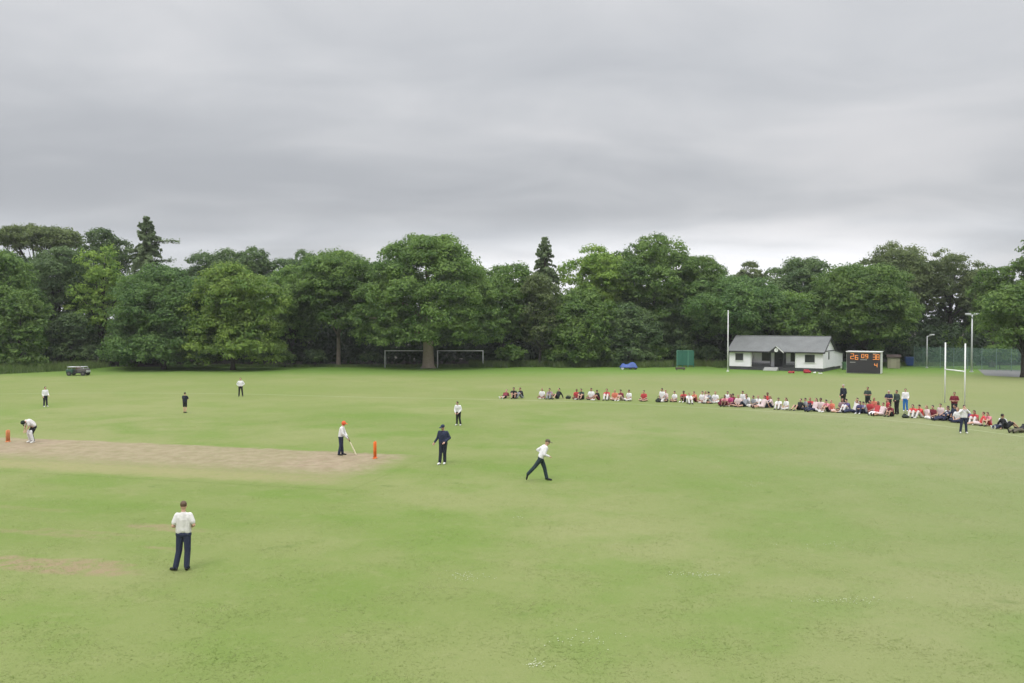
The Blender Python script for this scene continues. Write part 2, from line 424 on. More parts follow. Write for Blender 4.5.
def trunk_builder(lobes, r0, fork, rng, lean=0.0, n_limbs=9):
    m = MB()
    top = max(l[2] for l in lobes)
    tz = fork + (top-fork)*.75
    path = [(0, 0, -.1), (lean*.1, 0, .35), (lean*.3, 0, fork*.5), (lean*.5, .05, fork), (lean*.8, -.1, (fork+tz)/2), (lean, .1, tz)]
    m.tube(path, [r0*1.55, r0*1.08, r0*.92, r0*.86, r0*.5, r0*.14], 10)
    ls = sorted(lobes, key=lambda l: l[2])[:: max(1, len(lobes)//n_limbs)]
    for l in ls:
        z0 = fork*.92 + max(0, (l[2]-fork))*rng.uniform(.12, .4)
        p1 = Vector((l[0], l[1], l[2])); p0 = Vector((lean*.5, 0, min(z0, tz*.9)))
        mid = p0.lerp(p1, .5) + Vector((0, 0, .12*(p1-p0).length))
        m.tube([p0, mid, p1], [r0*.42, r0*.26, r0*.06], 6)
    return m
TREE_GROUP = 'trees along the edge of the wood'
def tree(label, x, Y, ytop, ybot, hw, leafkey, seed, name='broadleaf_tree', n=16, gaps=0.0, dens=1.0, clump=None, leaf=None, spread=.62, lr=.42,
         top=1.0, r0=None, fork=None, lobes=None, bark=None, cat='tree', depth=1.0, flat=.85, group=TREE_GROUP):
    rng = np.random.default_rng(seed)
    X, zt = XZ(x, ytop, Y); _, zb = XZ(x, ybot, Y); R = hw*Y/F
    zb = max(.5, zb)
    if lobes is None: lobes = lobes_round(R, zb, zt, rng, n, spread, lr, top)
    if ybot >= 356 and cat == 'tree':                    # foliage hanging to the ground all round
        for i in range(9):
            th = 2*math.pi*(i+rng.uniform(-.3, .3))/9; q = R*.27*rng.uniform(.8, 1.25)
            lobes.append((math.cos(th)*R*.70, math.sin(th)*R*.70, max(q*.55, zb+q*.4)*rng.uniform(.9, 1.5), q, q, q*.75))
    lobes = [(a, b*depth, c, d, e*depth, f) for a, b, c, d, e, f in lobes]
    clump = clump or min(1.25, max(.6, R*.17)); leaf = leaf or .33
    root = empty(name, (X, Y, 0)); tag(root, label, cat, group)
    r0 = r0 or max(.12, zt*.022); fork = fork if fork is not None else max(.8, zb*.95)
    trunk_builder(lobes, r0, fork, rng).build('trunk', bark or BARKD, root, True)
    me = crown_mesh('crown', lobes, rng, leaf, dens, clump, flat, gaps)
    me.materials.append(LEAF[leafkey])
    o = bpy.data.objects.new('crown', me); COL.objects.link(o); o.parent = root
    return root
def conifer(label, x, Y, ytop, ybot, hw, leafkey, seed, extra=(), ragged=.25, power=.8, name='conifer_tree'):
    rng = np.random.default_rng(seed)
    X, zt = XZ(x, ytop, Y); _, zb = XZ(x, ybot, Y); R = hw*Y/F
    root = empty(name, (X, Y, 0)); tag(root, label, 'tree', TREE_GROUP)
    m = MB(); m.tube([(0, 0, -.1), (0, 0, zt*.5), (0, 0, zt*.98)], [zt*.022, zt*.013, .03], 8)
    P, Nn = [], []
    z = zb
    while z < zt - .2:
        t = (z-zb)/(zt-zb); rad = R*(1-t)**power + .12
        nb = max(5, int(9*(1-t)+4))
        for k in range(nb):
            th = rng.uniform(0, 2*math.pi); L = rad*rng.uniform(1-ragged*1.6, 1+ragged*.6)
            dr = np.array([math.cos(th), math.sin(th), 0]); dz = -.28 if t < .8 else .1
            tip = dr*L + np.array([0, 0, z + dz*L])
            if L > .8: m.tube([(0, 0, z), tuple(dr*L*.5 + np.array([0, 0, z+dz*L*.2])), tuple(tip)], [.05, .03, .01], 4)
            ns = max(8, int(L*70))
            s = rng.uniform(.12, 1.05, ns)**.8
            side = np.array([-dr[1], dr[0], 0])
            off = rng.normal(size=(ns, 1))*.17*(L**.7)*(1.15-s[:, None])
            pts = dr*L*s[:, None] + side*off + np.array([0, 0, 1])*(z + dz*L*s*s + rng.normal(size=ns)*.10)[:, None]
            P.append(pts); Nn.append(np.array([0, 0, .75]) + dr*.5 + rng.normal(size=(ns, 3))*.7)
        z += .28 + .18*(1-t)
    for (zz, th, L) in extra:
        dr = np.array([math.cos(th), math.sin(th), 0]); m.tube([(0, 0, zz-.4), tuple(dr*L*.6+np.array([0, 0, zz])), tuple(dr*L+np.array([0, 0, zz+.1]))], [.12, .07, .02], 5)
        ns = int(L*60); s = rng.uniform(.25, 1.05, ns)
        pts = dr*L*s[:, None] + rng.normal(size=(ns, 3))*np.array([.3, .3, .16]) + np.array([0, 0, zz])
        P.append(pts); Nn.append(np.array([0, 0, 1]) + rng.normal(size=(ns, 3))*.5)
    m.build('trunk', BARKD, root, True)
    me = leaf_mesh('crown', np.concatenate(P), np.concatenate(Nn), .33, rng); me.materials.append(LEAF[leafkey])
    o = bpy.data.objects.new('crown', me); COL.objects.link(o); o.parent = root
    return root

# left edge
tree('broad green tree cut by the left edge of the photo, low crown', -6, 116, 250, 358, 46, 'mid', 1, n=20, lr=.40)
tree('short bushy tree bulging beside the left edge above the long grass', 20, 112, 291, 368, 26, 'mid', 2, n=14, fork=1.0)
um = np.random.default_rng(77)
Xu, ztu = XZ(36, 224, 140); ub = []
for i in range(15):
    th = i*2.4; rr = 6.2*math.sqrt((i+.5)/15)
    ub.append((math.cos(th)*rr, math.sin(th)*rr*.8, ztu-1.7-.030*rr*rr - um.uniform(0, .6), 2.1, 2.1, 1.5))
tree('flat topped dark tree at far left with sky showing under its crown', 36, 140, 224, 246, 44, 'olive', 3, lobes=ub, fork=10, r0=.42, clump=.8)
tree('grey green tree low under the flat topped crown at the left edge', 14, 131, 254, 340, 34, 'dark', 43, n=18)
tree('dark grey green tree under the flat topped crown at far left', 58, 128, 247, 345, 44, 'dark', 4, n=20, spread=.66)
tree('tall dark rounded tree between the flat topped tree and the ragged conifer', 103, 138, 229, 320, 30, 'dark', 5)
tree('loose yellow green tree standing left of the ragged conifer', 101, 125, 246, 345, 34, 'bright', 6, gaps=.34, n=14, spread=.74, lr=.34)
tree('dim low tree in shade above the parked utility buggy', 70, 122, 312, 358, 30, 'dark', 7, n=12, fork=1.0)
conifer('ragged dark conifer with one long side branch at its right', 146, 128, 216, 340, 36, 'pine', 8,
        extra=((18.0, .1, 4.2), (16.6, 3.0, 2.4), (15.2, .35, 3.4), (13.6, 2.7, 3.2)), ragged=.4, power=.75)
tree('wide bluish green tree with foliage down to the grass, left half of the bright pair', 163, 117, 268, 361, 58, 'blue', 9, n=26, lr=.34, fork=1.0)
tree('bright yellow green rounded tree with foliage down to the grass', 232, 115, 262, 361, 50, 'bright', 10, n=24, lr=.36, fork=1.0)
tree('low dark tree top peeping over the bright yellow green tree', 218, 142, 250, 320, 40, 'dark', 11, n=14)
tree('dark rounded tree top right above the bright yellow green tree', 252, 139, 248, 320, 28, 'dark', 12, n=12)
tree('dark tree top set back in the dip right of the bright yellow green tree', 306, 141, 251, 330, 36, 'dark', 13)
tree('green tree with a thin bare trunk left of the big spreading tree', 338, 125, 250, 338, 50, 'mid', 14, n=20, r0=.30, bark=BARK)
tree('dark green low tree in the gap right of the bright yellow green tree', 292, 127, 266, 350, 32, 'mid', 15, n=16)
# the big sycamore in front of the goals
Xb, ztb = XZ(428, 235, 120); big = []
br = np.random.default_rng(500)
for zf, rf, k in ((.98, .16, 3), (.9, .42, 7), (.76, .62, 10), (.60, .76, 12), (.44, .80, 12), (.31, .70, 10)):
    for i in range(k):
        th = 2*math.pi*(i + br.uniform(-.25, .25))/k + zf*9
        q = br.uniform(1.7, 2.6)
        big.append((math.cos(th)*rf*10.2*br.uniform(.88, 1.08), math.sin(th)*rf*9.0*br.uniform(.9, 1.05), ztb*zf - 1.3 + br.uniform(-.5, .4), q, q, q*.66))
big += [(0, 0, ztb*.62, 5, 5, 4.5), (2.2, -3.5, ztb*.52, 3.4, 3, 2.4), (-2.6, -3.5, ztb*.56, 3.4, 3, 2.4), (0, -3, ztb*.74, 4, 3, 2.6)]
tree('great spreading tree with thick pale bare trunk in front of the football goals', 428, 120, 235, 332, 76, 'mid', 16, name='sycamore_tree', lobes=big,
     r0=.78, fork=4.6, bark=plain('bark_pale_brown', (.36, .29, .235), .9, .25, 3.0, bump=.6), clump=1.05, leaf=.32)
tree('dark green tree close behind the right side of the big spreading tree', 503, 128, 263, 354, 40, 'mid', 17, n=20)
tree('dark tree filling the gap between big spreading tree and slim conifer', 470, 141, 268, 340, 30, 'dark', 18)
conifer('slim pointed conifer rising above the middle of the wood', 545, 131, 236, 345, 27, 'pine', 19, ragged=.2, power=.72)
tree('brownish green slender tree with thin stem below the slim conifer', 540, 124, 272, 352, 25, 'olive', 20, n=16, r0=.18)
tree('pale yellow green feathery tree between slim conifer and tall dark tree', 597, 133, 247, 330, 36, 'bright', 21, gaps=.18, n=18)
tree('tallest green tree of the middle wood with small sky gaps in it', 655, 131, 235, 335, 40, 'mid', 22, n=20, gaps=.12, lr=.36)
tree('dark mid height crown left of the tallest middle tree', 622, 137, 252, 330, 30, 'dark', 23, gaps=.1)
tree('green rounded tree right of the tallest middle tree', 698, 133, 256, 335, 36, 'mid', 24)
tree('dense dark bushy tree low in front, left of the blue covered machine', 578, 125, 292, 362, 38, 'mid', 25, n=20, fork=.8)
tree('rounded bushy tree right behind the blue covered machine', 628, 125, 304, 362, 30, 'dark', 26, n=18, fork=.8)
tree('dim bushy tree behind the green sight screen', 675, 131, 300, 360, 34, 'dark', 27, n=18, fork=.8)
tree('wide layered green tree behind the flagpole', 732, 127, 276, 345, 50, 'blue', 28, n=22, lr=.34)
tree('small dark tree top behind the layered tree by the flagpole', 750, 143, 262, 330, 20, 'olive', 29, n=12)
tree('dark domed tree with layered boughs behind the pavilion roof', 800, 136, 258, 335, 40, 'dark', 30, n=22, lr=.32)
tree('lower green tree close over the middle of the pavilion roof', 795, 128, 292, 352, 42, 'mid', 31, n=18)
tree('broad bright green tree behind the scoreboard with foliage to the ground', 866, 125, 264, 355.8, 62, 'mid', 32, n=28, lr=.33, fork=1.4)
tree('open dark brownish tree top above the right side of the broad bright tree', 897, 141, 245, 330, 42, 'olive', 33, gaps=.2, n=18)
# the open crown by the floodlight
tree('tall open tree with sky gaps and ivy covered trunk left of the floodlight', 951, 138, 251, 322, 40, 'olive', 34, gaps=.40, n=18, lr=.34, spread=.7)
tree('narrow ivy clad dark tree between scoreboard and floodlight', 944, 139, 296, 358, 15, 'dark', 35, n=14, fork=1)
tree('yellow green bush behind the court fence between the rugby posts', 948, 131, 333, 362, 20, 'bright', 36, n=10, fork=.6, name='bush', cat='bush')
tree('dim green tree behind the foot of the tall floodlight', 978, 139, 268, 358, 26, 'dark', 37, n=16, fork=1)
tree('tall dark tree cut by the right edge behind the light green one', 1036, 120, 236, 330, 27, 'mid', 38, n=16)
tree('light green drooping tree nearest at the right edge', 1024, 100, 283, 355.8, 45, 'mid', 39, n=24, lr=.33, fork=1.6, gaps=.08)
tree('green tree top left of the light green drooping tree', 993, 122, 266, 345, 26, 'mid', 40, n=14, gaps=.1)
# shaded understorey of the wood: nobody could count it
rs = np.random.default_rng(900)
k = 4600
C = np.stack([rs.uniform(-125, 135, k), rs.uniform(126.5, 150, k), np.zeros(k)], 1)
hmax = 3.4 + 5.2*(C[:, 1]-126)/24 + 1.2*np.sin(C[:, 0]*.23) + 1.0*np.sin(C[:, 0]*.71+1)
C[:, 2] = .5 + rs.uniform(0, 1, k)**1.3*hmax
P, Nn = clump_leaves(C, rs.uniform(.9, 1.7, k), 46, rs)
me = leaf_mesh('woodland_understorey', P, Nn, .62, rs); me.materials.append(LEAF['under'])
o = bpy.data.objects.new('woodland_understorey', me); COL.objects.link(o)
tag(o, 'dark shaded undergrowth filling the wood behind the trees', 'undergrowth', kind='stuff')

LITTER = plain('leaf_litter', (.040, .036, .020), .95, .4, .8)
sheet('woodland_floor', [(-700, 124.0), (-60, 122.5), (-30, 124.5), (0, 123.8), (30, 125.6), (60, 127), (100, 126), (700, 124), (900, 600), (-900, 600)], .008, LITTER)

# shrubs along the edge of the wood
for i, (x, Y, yt, hw, key, lab) in enumerate((
    (285, 122, 352, 12, 'mid', 'low green shrub at the wood edge right of the bright tree'),
    (315, 123, 350, 10, 'dark', 'dim little shrub left of the thin bare trunk'),
    (372, 124, 352, 12, 'dark', 'dark shrub at the wood edge left of the first goal'),
    (512, 123, 345, 16, 'mid', 'green shrub right of the second football goal'),
    (655, 125, 345, 14, 'mid', 'light shrub between blue covered machine and green sight screen'),
    (708, 127, 346, 14, 'dark', 'dark shrub between green sight screen and flagpole'),
    (1000, 118, 345, 16, 'mid', 'green shrub at the end of the court fence'))):
    tree(lab, x, Y, yt, 366, hw, key, 60+i, name='shrub', n=8, cat='shrub', fork=.4, r0=.06, clump=.5, leaf=.3, group='shrubs at the wood edge')

# long grass at the edge of the wood
def blades(name, spots, hgt, mat, seed, label):
    r = np.random.default_rng(seed); n = len(spots); P = np.asarray(spots)
    th = r.uniform(0, math.pi, n); h = hgt*r.uniform(.45, 1.2, n); w = r.uniform(.02, .05, n)
    d = np.stack([np.cos(th), np.sin(th), np.zeros(n)], 1); tip = r.normal(size=(n, 2))*.25*h[:, None]
    V = np.empty((n, 3, 3)); V[:, 0] = P - d*w[:, None]; V[:, 1] = P + d*w[:, None]
    V[:, 2] = P + np.stack([tip[:, 0], tip[:, 1], h], 1)
    me = bpy.data.meshes.new(name); me.from_pydata(V.reshape(-1, 3).tolist(), [], [(3*i, 3*i+1, 3*i+2) for i in range(n)])
    me.materials.append(mat); o = bpy.data.objects.new(name, me); COL.objects.link(o)
    return tag(o, label, 'grass', kind='stuff')
LG = leafmat('long_grass_blades', (.095, .165, .042), (.21, .27, .09), .45)
rs = np.random.default_rng(31); sp = []
g0, g1 = G(0, 372), G(64, 372)
for _ in range(9000):
    t = rs.uniform(-.6, 1); x = g0.x + (g1.x-g0.x)*t; dpt = rs.uniform(0, 1)
    sp.append((x + rs.normal()*.3, 103 + 11*max(t, 0)**1.2 + dpt*9, 0))
blades('long_grass', sp, 1.15, LG, 1, 'bank of long grass in front of the trees at the far left')
sp = []
for _ in range(16000):
    x = rs.uniform(-6, 33); edge = 121.5 + .9*math.sin(x*.6) + .6*math.sin(x*1.7)
    sp.append((x, (edge if abs(x-25.5) > 2.6 else edge+2.2) + abs(rs.normal())*2.6, 0))
blades('long_grass', sp, .95, LG, 2, 'fringe of long grass along the wood edge right of the goals')
sp = []
for _ in range(9000):
    x = rs.uniform(36, 66); sp.append((x, 124.5 + .6*math.sin(x*.9) + abs(rs.normal())*2, 0))
blades('long_grass', sp, .6, LG, 3, 'short rough grass behind the scoreboard and the court fence')
sp = []
for _ in range(9000):
    x = rs.uniform(-48, -6); sp.append((x, 122 + .6*math.sin(x*.9) + abs(rs.normal())*2, 0))
blades('long_grass', sp, .38, LG, 4, 'rough grass under the trees left of and behind the goals')

rs = np.random.default_rng(71); n = 200000
Yb = 13 + 47*rs.uniform(0, 1, n)**1.25; Xb_ = rs.uniform(-.66, .66, n)*(Yb + 1)
q = np.sin(Xb_*1.9 + 1.3*np.sin(Yb*1.1)) + np.sin(Yb*2.3 + 1.7*np.sin(Xb_*.8)) + rs.normal(size=n)*1.1
u_ = (Xb_-PMID.x)*PD.x + (Yb-PMID.y)*PD.y; v_ = (Xb_-PMID.x)*PNn.x + (Yb-PMID.y)*PNn.y
ok = (q > -.6) & ~((v_ > -1.8) & (v_ < 5.0) & (u_ < 12)); Xb_, Yb, q = Xb_[ok], Yb[ok], q[ok]; n = len(Xb_)
th = rs.uniform(0, 2*math.pi, n); h = (.022 + .012*np.clip(q, 0, 3))*rs.uniform(.6, 1.5, n); w = rs.uniform(.004, .009, n)
Pb = np.stack([Xb_, Yb, np.zeros(n)], 1); dd_ = np.stack([np.cos(th)*w, np.sin(th)*w, np.zeros(n)], 1)
V = np.empty((n, 3, 3)); V[:, 0] = Pb - dd_; V[:, 1] = Pb + dd_; V[:, 2] = Pb + np.stack([rs.normal(size=n)*h*1.5, rs.normal(size=n)*h*1.5, h*.55], 1)
me = bpy.data.meshes.new('grass'); me.vertices.add(3*n); me.vertices.foreach_set('co', V.reshape(-1)); me.loops.add(3*n)
me.loops.foreach_set('vertex_index', np.arange(3*n, dtype=np.int32)); me.polygons.add(n)
me.polygons.foreach_set('loop_start', np.arange(0, 3*n, 3, dtype=np.int32)); me.polygons.foreach_set('loop_total', np.full(n, 3, dtype=np.int32))
me.update(calc_edges=True); me.materials.append(leafmat('turf_blades', (.175, .235, .055), (.285, .305, .125), .5))
o = bpy.data.objects.new('grass', me); COL.objects.link(o); tag(o, 'short mown grass blades of the outfield near the camera', 'grass', kind='stuff')

# white clover and daisies in the turf
DAISY = plain('daisy_petals', (.50, .52, .42), .8, .1, 5)
V, Fc = [], []
for (px, py, rx, ry, n) in ((467, 577, 22, 5, 46), (535, 665, 16, 4, 44), (585, 640, 40, 9, 40), (700, 575, 28, 3, 60), (515, 517, 10, 3, 16), (750, 485, 16, 3, 24), (850, 600, 60, 4, 50), (820, 545, 40, 5, 24)):
    for _ in range(n):
        g = G(px + rs.normal()*rx*.5, py + rs.normal()*ry*.5); s = rs.uniform(.006, .013); z = rs.uniform(.012, .03); b = len(V)
        for k in range(6): V.append((g.x+s*math.cos(k*1.0472), g.y+s*math.sin(k*1.0472), z))
        V.append((g.x, g.y, z+s*.5))
        Fc += [(b+k, b+(k+1) % 6, b+6) for k in range(6)]
me = bpy.data.meshes.new('daisies'); me.from_pydata(V, [], Fc); me.materials.append(DAISY)
o = bpy.data.objects.new('daisies', me); COL.objects.link(o); tag(o, 'scattered white daisies and clover in the mown turf', 'daisies', kind='stuff')

# ------------------------------------------------------------------ pavilion
def boards(name, col, horiz=True):
    m, N, L, B = newmat(name)
    t = N.new('ShaderNodeTexCoord'); w = N.new('ShaderNodeTexWave'); w.bands_direction = 'Z' if horiz else 'X'; w.wave_profile = 'SAW'
    w.inputs['Scale'].default_value = 1.6; w.inputs['Distortion'].default_value = .15
    n = N.new('ShaderNodeTexNoise'); n.inputs['Scale'].default_value = 1.3; n.inputs['Detail'].default_value = 6
    L.new(t.outputs['Object'], w.inputs['Vector']); L.new(t.outputs['Object'], n.inputs['Vector'])
    mx = N.new('ShaderNodeMix'); mx.data_type = 'RGBA'; mx.inputs[6].default_value = (*[c*.84 for c in col], 1); mx.inputs[7].default_value = (*col, 1)
    L.new(n.outputs['Fac'], mx.inputs['Factor']); L.new(mx.outputs[2], B.inputs['Base Color']); B.inputs['Roughness'].default_value = .6
    bp = N.new('ShaderNodeBump'); bp.inputs['Strength'].default_value = .5; bp.inputs['Distance'].default_value = .03
    L.new(w.outputs['Fac'], bp.inputs['Height']); L.new(bp.outputs[0], B.inputs['Normal']); return m
BOARDW = boards('white_weatherboard', (.88, .85, .90)); BOARDK = boards('black_boards', (.05, .05, .055))
m, N, L, B = newmat('grey_roof_felt'); SLATE = m
t = N.new('ShaderNodeTexCoord'); bk = N.new('ShaderNodeTexBrick'); mp = N.new('ShaderNodeMapping')
L.new(t.outputs['Object'], mp.inputs[0]); mp.inputs['Scale'].default_value = (1, 1, 1)
cx = N.new('ShaderNodeSeparateXYZ'); cb = N.new('ShaderNodeCombineXYZ'); L.new(mp.outputs[0], cx.inputs[0]); L.new(cx.outputs[0], cb.inputs[0]); L.new(cx.outputs[2], cb.inputs[1])
L.new(cb.outputs[0], bk.inputs['Vector']); bk.inputs['Scale'].default_value = 3.2
bk.inputs['Color1'].default_value = (.165, .172, .168, 1); bk.inputs['Color2'].default_value = (.188, .195, .190, 1); bk.inputs['Mortar'].default_value = (.15, .156, .154, 1)
bk.inputs['Mortar Size'].default_value = .012
n = N.new('ShaderNodeTexNoise'); n.inputs['Scale'].default_value = .7; n.inputs['Detail'].default_value = 6; L.new(t.outputs['Object'], n.inputs['Vector'])
mx = N.new('ShaderNodeMix'); mx.data_type = 'RGBA'; mx.blend_type = 'MULTIPLY'; mx.inputs['Factor'].default_value = .5
L.new(bk.outputs['Color'], mx.inputs[6]); L.new(n.outputs['Fac'], mx.inputs[7]); L.new(mx.outputs[2], B.inputs['Base Color']); B.inputs['Roughness'].default_value = .85

PHI = math.radians(32); PL, PDp, PLT = 12.05, 6.8, 4.9
Cc = G(823, 371.9); dirx = Vector((math.cos(PHI), -math.sin(PHI), 0)); diry = Vector((math.sin(PHI), math.cos(PHI), 0))
PO = Cc - dirx*PL
pav = empty('cricket_pavilion', PO, -PHI)
tag(pav, 'white weatherboard cricket pavilion with grey roof, veranda and round clock', 'pavilion')
FL, EV, RG = .42, 2.55, 4.28
xa, xb = PL*.235, PL*.725                        # veranda between the wings
VD = 1.5
mb = MB(); mb.box(.03, PL-.03, .03, PDp-.03, -.05, FL); mb.box(.03, PL-.03, PDp-.03, PDp+PLT-.1, -.05, .35)
mb.build('plinth', BOARDK, pav)
mb = MB()
mb.box(0, xa, 0, .14, FL, EV); mb.box(xa-.14, xa, .14, VD, FL, EV)           # left wing front and return
mb.box(xb, PL-.14, 0, .14, FL, EV); mb.box(xb, xb+.14, .14, VD, FL, EV)      # right wing
mb.box(xa, xb, VD, VD+.14, FL, EV)                                           # back of the veranda
mb.box(0, .14, .14, PDp, FL, EV)
mb.box(PL-.14, PL, 0, PDp, FL, EV); mb.box(.14, PL-.14, PDp-.14, PDp, FL, EV)
mb.build('wall', BOARDW, pav)
mb = MB(); g = [(.12, EV), (PDp-.12, EV), (PDp/2, RG-.16)]
mb.prism_x(g, PL-.15, PL-.012); mb.build('gable', BOARDW, pav)
MB().prism_x(g, .012, .15).build('gable', BOARDW, pav)
sl = (RG-EV)/(PDp/2)
def slope(mb, x0, x1, y0, z0, y1, z1, t=.1): mb.prism_x([(y0, z0), (y1, z1), (y1, z1+t), (y0, z0+t)], x0, x1)
mb = MB(); ov = .35
slope(mb, -.22, PL+.22, -ov, EV-ov*sl, PDp/2, RG); slope(mb, -.22, PL+.22, PDp+.05, EV-.05*sl, PDp/2+.002, RG)
roof = mb.build('roof', SLATE, pav)
mb = MB(); mb.tube([(-.22, PDp/2, RG+.10), (PL+.22, PDp/2, RG+.10)], .075, 8); mb.build('ridge', SLATE, roof)
mb = MB(); mb.box(-.22, PL+.22, -ov-.05, -ov-.004, EV-ov*sl-.08, EV-ov*sl+.09); mb.build('fascia', BLACK, roof)
mb = MB(); mb.tube([(-.24, -ov-.11, EV-ov*sl+.02), (PL+.24, -ov-.11, EV-ov*sl+.02)], .05, 6); mb.build('gutter', BLACK, roof)
for xx in (PL+.225, -.285):
    mb = MB(); slope(mb, xx, xx+.06, -ov, EV-ov*sl-.1, PDp/2, RG-.1, .2); slope(mb, xx, xx+.06, PDp+.05, EV-.05*sl-.1, PDp/2+.002, RG-.1, .2)
    mb.build('bargeboard', BLACK, roof)
MB().box(PL+.004, PL+.05, -.02, PDp, EV-.05, EV+.05).build('gable_trim', BLACK, roof)
# lean-to at the back
zl0, zl1 = EV-.12, 1.95
mb = MB()
mb.prism_x([(PDp+.002, .36), (PDp+PLT, .36), (PDp+PLT, zl1), (PDp+.002, zl0)], PL-.16, PL-.02)
mb.prism_x([(PDp+.002, .36), (PDp+PLT, .36), (PDp+PLT, zl1), (PDp+.002, zl0)], PL-6.2, PL-6.06)
mb.box(PL-6.06, PL-.16, PDp+PLT-.14, PDp+PLT, .36, zl1)
lt = mb.build('lean_to', BOARDW, pav)
mb = MB(); slope(mb, PL-6.4, PL+.12, PDp+.06, zl0+.02, PDp+PLT+.25, zl1-.02, .07); mb.build('lean_to_roof', SLATE, lt)
mb = MB(); mb.box(PL-.05, PL+.12, PDp+PLT-1.3, PDp+PLT-.9, 0, .355); mb.build('support_post', OFFW, lt)
def window(x0, x1, z0, z1, yf, fm=BLACK, bars=1):
    mb = MB(); f = .07
    mb.box(x0, x1, yf-.05, yf-.003, z0, z0+f); mb.box(x0, x1, yf-.05, yf-.003, z1-f, z1)
    mb.box(x0, x0+f, yf-.05, yf-.003, z0+f, z1-f); mb.box(x1-f, x1, yf-.05, yf-.003, z0+f, z1-f)
    for b in range(bars):
        xm = x0 + (x1-x0)*(b+1)/(bars+1); mb.box(xm-.025, xm+.025, yf-.045, yf-.003, z0+f, z1-f)
    w = mb.build('window', fm, pav)
    MB().box(x0+f, x1-f, yf-.02, yf-.004, z0+f, z1-f).build('pane', GLASSD, w)
    MB().box(x0-.06, x1+.06, yf-.11, yf-.003, z0-.06, z0-.003).build('sill', OFFW, w)
window(PL*.07, PL*.155, 1.22, 2.12, 0, bars=0); window(PL*.815, PL*.915, 1.15, 2.12, 0, bars=1)
window(PL*.325, PL*.425, 1.15, 2.22, VD, bars=1); window(PL*.635, PL*.715, 1.15, 2.22, VD, bars=1)
mb = MB(); mb.box(PL+.003, PL+.045, 2.9, 3.35, 1.45, 2.42); w = mb.build('window', BLACK, pav)
MB().box(PL+.046, PL+.055, 2.96, 3.29, 1.52, 2.35).build('pane', GLASSD, w)
dx0, dx1 = PL*.462, PL*.585
mb = MB(); mb.box(dx0, dx1, VD-.06, VD-.003, FL, 2.45); dr = mb.build('door', BLACK, pav)
MB().box((dx0+dx1)/2-.012, (dx0+dx1)/2+.012, VD-.075, VD-.062, FL+.02, 2.42).build('door_gap', GLASSD, dr)
for hx in (-.12, .12): MB().ell(((dx0+dx1)/2+hx, VD-.09, 1.55), (.03, .03, .03), 8, 6).build('handle', STEEL, dr)
# veranda balustrade, posts, steps
for (x0, x1) in ((xa+.01, dx0-.1), (dx1+.1, xb-.01)):
    mb = MB(); mb.box(x0, x1, .03, .10, FL+.45, FL+.53); mb.box(x0, x1, .04, .09, FL+.05, FL+.40)
    k = int((x1-x0)/.16)
    for i in range(k): xx = x0+(i+.5)*(x1-x0)/k; mb.box(xx-.02, xx+.02, .05, .08, FL+.40, FL+.45)
    mb.build('balustrade', BLACK, pav)
for xx in (xa+.08, dx0-.12, dx1+.12, xb-.08):
    MB().box(xx-.055, xx+.055, .0, .11, FL+.003, EV-.05).build('veranda_post', BLACK if xx in (dx0-.12, dx1+.12) else WHITE, pav)
mb = MB()
for i in range(3): mb.box(PL*.395, PL*.54, -.95+.3*i, -.003, .138*i if i else -.02, .138*(i+1), .02)
mb.build('steps', plain('pale_concrete', (.42, .42, .40), .85, .12, 2), pav)
# porch gable with the round clock
xm = (dx0+dx1)/2; hwp = .84; zp = EV-.20
mb = MB(); mb.prism([(xm-hwp, zp), (xm+hwp, zp), (xm, zp+.70)], -.44, -.36); pg = mb.build('porch_gable', BLACK, pav)
mb = MB()
for s in (-1, 1):
    p0, p1 = (xm+s*(hwp+.16), zp-.06), (xm+s*.001, zp+.76); q = [(p0[0], p0[1]), (p1[0], p1[1]), (p1[0], p1[1]+.09), (p0[0], p0[1]+.09)]
    mb.prism(q, -.58, 1.0 if s > 0 else 1.001)
mb.build('porch_roof', SLATE, pg)
mb = MB()
p0, p1 = (xm+hwp+.16, zp-.1), (xm+.02, zp+.72); mb.prism([p0, p1, (p1[0], p1[1]+.13), (p0[0], p0[1]+.13)], -.63, -.585); mb.build('porch_bargeboard', OFFW, pg)
ck = MB(); ck.tube([(xm, -.455, zp+.30), (xm, -.50, zp+.30)], .25, 24); cko = ck.build('clock', WHITE, pav)
mb = MB(); mb.box(xm-.012, xm+.012, -.515, -.503, zp+.28, zp+.48); mb.box(xm-.01, xm+.13, -.515, -.503, zp+.29, zp+.315); mb.build('clock_hands', BLACK, cko)

# ------------------------------------------------------------------ scoreboard
sbp = G(880.5, 374.0); SBW, SBH, SBD = 3.9, 2.6, 2.1
phs = math.radians(29); ddx = Vector((math.cos(phs), -math.sin(phs), 0))
sb = empty('scoreboard', sbp - ddx*SBW, -phs)
tag(sb, 'black fronted cricket scoreboard cabin with glowing orange figures and pale side', 'scoreboard')
MB().box(0, SBW, .06, SBD, 0, SBH, .01).build('cabin', plain('cream_cabin_paint', (.62, .62, .58), .6, .07, 1.5), sb)
MB().box(.03, SBW-.03, -.02, .055, .06, SBH-.08).build('face_panel', plain('matt_black_board', (.036, .034, .036), .75, .12, 2), sb)
MB().box(-.08, SBW+.08, -.12, SBD+.08, SBH+.003, SBH+.09).build('roof', OFFW, sb)
LED = plain('orange_led', (.5, .12, .02), .5, .1, 3, emit=(1.0, .46, .13, .80))
SEG = {'0': 'abcdef', '1': 'bc', '2': 'abged', '3': 'abgcd', '4': 'fgbc', '5': 'afgcd', '6': 'afgedc', '7': 'abc', '8': 'abcdefg', '9': 'abcdfg'}
